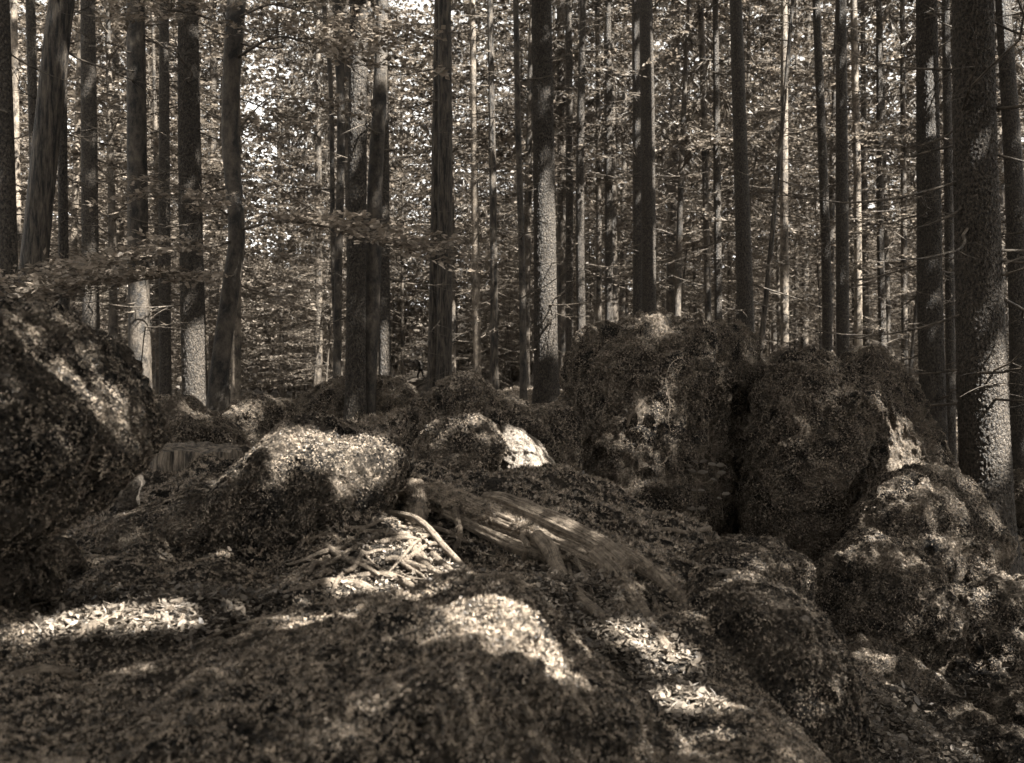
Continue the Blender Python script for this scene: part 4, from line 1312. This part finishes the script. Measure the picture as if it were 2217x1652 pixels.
for x, y, Y, r in [(310, 790, 11.35, .16), (308, 720, 11.35, .12), (306, 650, 11.35, .08), (438, 800, 11.3, .12), (436, 730, 11.3, .12), (440, 860, 11.3, .08), (828, 90, 10.3, .16), (828, 40, 10.3, .14), (1192, 480, 12.9, .14), (1196, 600, 12.9, .12),
                   (1198, 700, 12.9, .1), (1626, 690, 13.9, .16), (1630, 760, 13.9, .1), (1038, 720, 18.9, .25), (1038, 790, 18.9, .2), (1858, 500, 18.9, .3), (1858, 660, 18.9, .2), (1705, 300, 16.9, .25), (1705, 660, 16.9, .2),
                   (165, 350, 17, .3), (36, 300, 15, .3), (38, 420, 15, .2), (514, 780, 13, .2), (842, 760, 11.4, .12), (1914, 720, 22, .25), (2168, 800, 7.8, .06), (2172, 940, 7.8, .05), (204, 620, 13.4, .12), (1322, 640, 20, .2),
                   (1415, 560, 17, .15)]:
    beam(V(x, y, Y), r)
for x, y, Y in [(180, 610, 7.7), (300, 565, 7.9), (410, 545, 8.2), (600, 482, 8.3), (700, 495, 8.1), (810, 525, 7.9), (620, 90, 8.2), (740, 150, 7.9), (250, 640, 7.8)]:
    beam(V(x, y, Y), .12, .6)
for x, y, Y in [(890, 790, 75), (935, 790, 77), (911, 770, 78), (900, 800, 74)]:
    beam(V(x, y, Y), 1.6)  # canopy gaps added to brighten the leaves behind the walker
for x, y, Y in [(1130, 1110, 3.5), (1210, 1145, 3.36), (1290, 1185, 3.24)]:
    beam(V(x, y, Y), .04, .55)
HOLE_SIGHT = [(V(555, 222, 1) - [0, 0, CAM_Z], .010), (V(1062, 4, 1) - [0, 0, CAM_Z], .006)]


def cull(c, ll, low=False):
    keep = np.ones(len(c), bool)
    rnd = rng.random(len(c))
    for p, r, k, near in BEAMS:
        q = c - p
        t = q @ TOSUN
        d = np.linalg.norm(q - t[:, None] * TOSUN, axis=1)
        m = r + ll * .42
        if near and not low: m = m + .25
        keep &= ~((d < m) & (t > 0) & (rnd >= (0 if near and not low else k)))
    return keep


def leaf_cloud(c, size, mat, mb, low=False):
    n = len(c)
    ll = size * rng.uniform(.7, 1.3, n)
    d = rng.normal(0, 1, (n, 3)) * [1, 1, .5]
    d /= np.linalg.norm(d, axis=1)[:, None]
    kp = cull(c + d * ll[:, None] * .48, ll, low)
    c, ll, d = c[kp], ll[kp], d[kp]
    n = len(c)
    mb.leaves(c, d, rng.normal(0, .6, (n, 3)) + [0, 0, 1], ll, ll * .7, .15)


mb = MB()
# added shade: dense unseen leaves sunward of the ground in view, thinner elsewhere
n = 56000
c = np.stack([rng.uniform(-1, 21, n), rng.uniform(-12, 12, n), rng.uniform(11.5, 18, n)], -1)
leaf_cloud(c, .34, None, mb)
n = 42000                                     # unseen low leaf layer added sunward to sharpen the sun patches
c = np.stack([rng.uniform(.2, 7, n), rng.uniform(-3, 3.3, n), rng.uniform(4.4, 7.6, n)], -1)
leaf_cloud(c, .12, None, mb, True)
n = 7000
c = np.stack([rng.uniform(-34, 34, n), rng.uniform(-34, 15, n), rng.uniform(13, 19, n)], -1)
leaf_cloud(c, .5, None, mb)
n = 130000                                     # unseen leaves added above the view to shade the woods behind
yy = rng.uniform(14, 98, n)
c = np.stack([rng.uniform(-44, 52, n), yy, .45 * yy + 3.5 + rng.uniform(0, 9, n)], -1)
c = c[fbm(c * [.09, .09, .05], 3) > -.02]
leaf_cloud(c, .5, None, mb)
canopy = obj('shade_canopy', mb.build('shade_canopy', M['canopy'], False))
tag(canopy, 'unseen leaves added overhead to shade the scene and shape sun patches', 'canopy', kind='stuff')

mb = MB()
n = 26000                                     # unseen woods beside and behind the viewer, added to block low skylight
a = rng.uniform(0, 2 * math.pi, n)
rd = rng.uniform(26, 40, n)
c = np.stack([rd * np.cos(a), rd * np.sin(a), rng.uniform(0, 15, n)], -1)
c = c[(np.abs(c[:, 0]) > .62 * c[:, 1] + 3)]
leaf_cloud(c, .8, None, mb)
n = 195000                                    # the forest edge closing the view
yy = rng.uniform(58, 100, n)
c = np.stack([rng.uniform(-1, 1, n) * (yy * .62 + 4), yy, 1.2 + 36 * rng.random(n) ** 1.3], -1)
kk = fbm(c * [.16, .1, .22], 3)
c = c[kk > -.5]
rel = c - np.array([0, 0, CAM_Z]); rel = rel / rel[:, 1:2]
for h, r in HOLE_SIGHT:
    c = c[np.linalg.norm(rel - h, axis=1) > r]; rel = c - np.array([0, 0, CAM_Z]); rel = rel / rel[:, 1:2]
c = c[~((np.abs(c[:, 0] * pd[1] - c[:, 1] * pd[0]) < .9) & (c[:, 1] < 72) & (c[:, 2] < 5))]
leaf_cloud(c, .46, None, mb)
tag(obj('far_woods', mb.build('far_woods', M['leaf'], False)), 'mass of distant leaves closing off the forest all round', 'woods', kind='stuff')

# ------------------------------------------------------------------ the walker on the far bank
import bmesh
pz = float(height(PERSON[0], PERSON[1])[0])
pm = bpy.data.materials.new('dark_clothing'); pm.use_nodes = True
pn = pm.node_tree
pp = pn.nodes['Principled BSDF']; pp.inputs['Roughness'].default_value = .9
pc = coords(pn)
pn.links.new(ramp(pn, tex(pn, 'ShaderNodeTexNoise', pc, 12).outputs[0], sep(.012), sep(.03)), pp.inputs['Base Color'])
J = {'pelvis': (0, 0, .86, .13), 'belly': (-.05, 0, 1.05, .14), 'chest': (-.14, 0, 1.28, .155), 'neck': (-.22, 0, 1.43, .055), 'head': (-.28, 0, 1.55, .095), 'crown': (-.29, 0, 1.66, .06), 'nose': (-.37, 0, 1.55, .025),
     'hl': (0, .1, .84, .1), 'kl': (-.2, .11, .47, .065), 'al': (-.18, .11, .08, .045), 'tl': (-.36, .12, .04, .04),
     'hr': (0, -.1, .84, .1), 'kr': (.08, -.11, .47, .065), 'ar': (.3, -.11, .11, .045), 'tr': (.16, -.12, .04, .04),
     'sl': (-.14, .18, 1.34, .07), 'el': (-.12, .25, 1.08, .045), 'wl': (-.28, .22, .88, .033), 'fl': (-.36, .2, .82, .03),
     'sr': (-.14, -.18, 1.34, .07), 'er': (-.02, -.25, 1.1, .045), 'wr': (-.2, -.22, .92, .033), 'fr': (-.28, -.2, .86, .03)}
E = [('pelvis', 'belly'), ('belly', 'chest'), ('chest', 'neck'), ('neck', 'head'), ('head', 'crown'), ('head', 'nose'), ('pelvis', 'hl'), ('hl', 'kl'), ('kl', 'al'), ('al', 'tl'), ('pelvis', 'hr'), ('hr', 'kr'), ('kr', 'ar'), ('ar', 'tr'),
     ('chest', 'sl'), ('sl', 'el'), ('el', 'wl'), ('wl', 'fl'), ('chest', 'sr'), ('sr', 'er'), ('er', 'wr'), ('wr', 'fr')]
ks = list(J)
me = bpy.data.meshes.new('body')
me.from_pydata([J[k][:3] for k in ks], [(ks.index(a), ks.index(b)) for a, b in E], [])
me.materials.append(pm)
walker = bpy.data.objects.new('person', None); COL.objects.link(walker)
walker.location = (float(PERSON[0]), float(PERSON[1]), pz); walker.rotation_euler = (0, 0, R(20))
body = obj('body', me, walker)
body.modifiers.new('skin', 'SKIN')
if not me.skin_vertices: me.skin_vertices.new()
for i, k in enumerate(ks):
    me.skin_vertices[0].data[i].radius = (J[k][3], J[k][3])
    me.skin_vertices[0].data[i].use_root = (k == 'pelvis')
sb = body.modifiers.new('sub', 'SUBSURF'); sb.levels = 1; sb.render_levels = 2
v, f = ICO[4]
pk = np.sign(v) * np.abs(v) ** .6 * [.14, .17, .26]
pk[:, 0] += pk[:, 2] * -.35
obj('backpack', mesh('backpack', pk + [.09, 0, 1.2], f, pm), walker)
tag(walker, 'person in dark clothes with a backpack walking along the far bank', 'person')
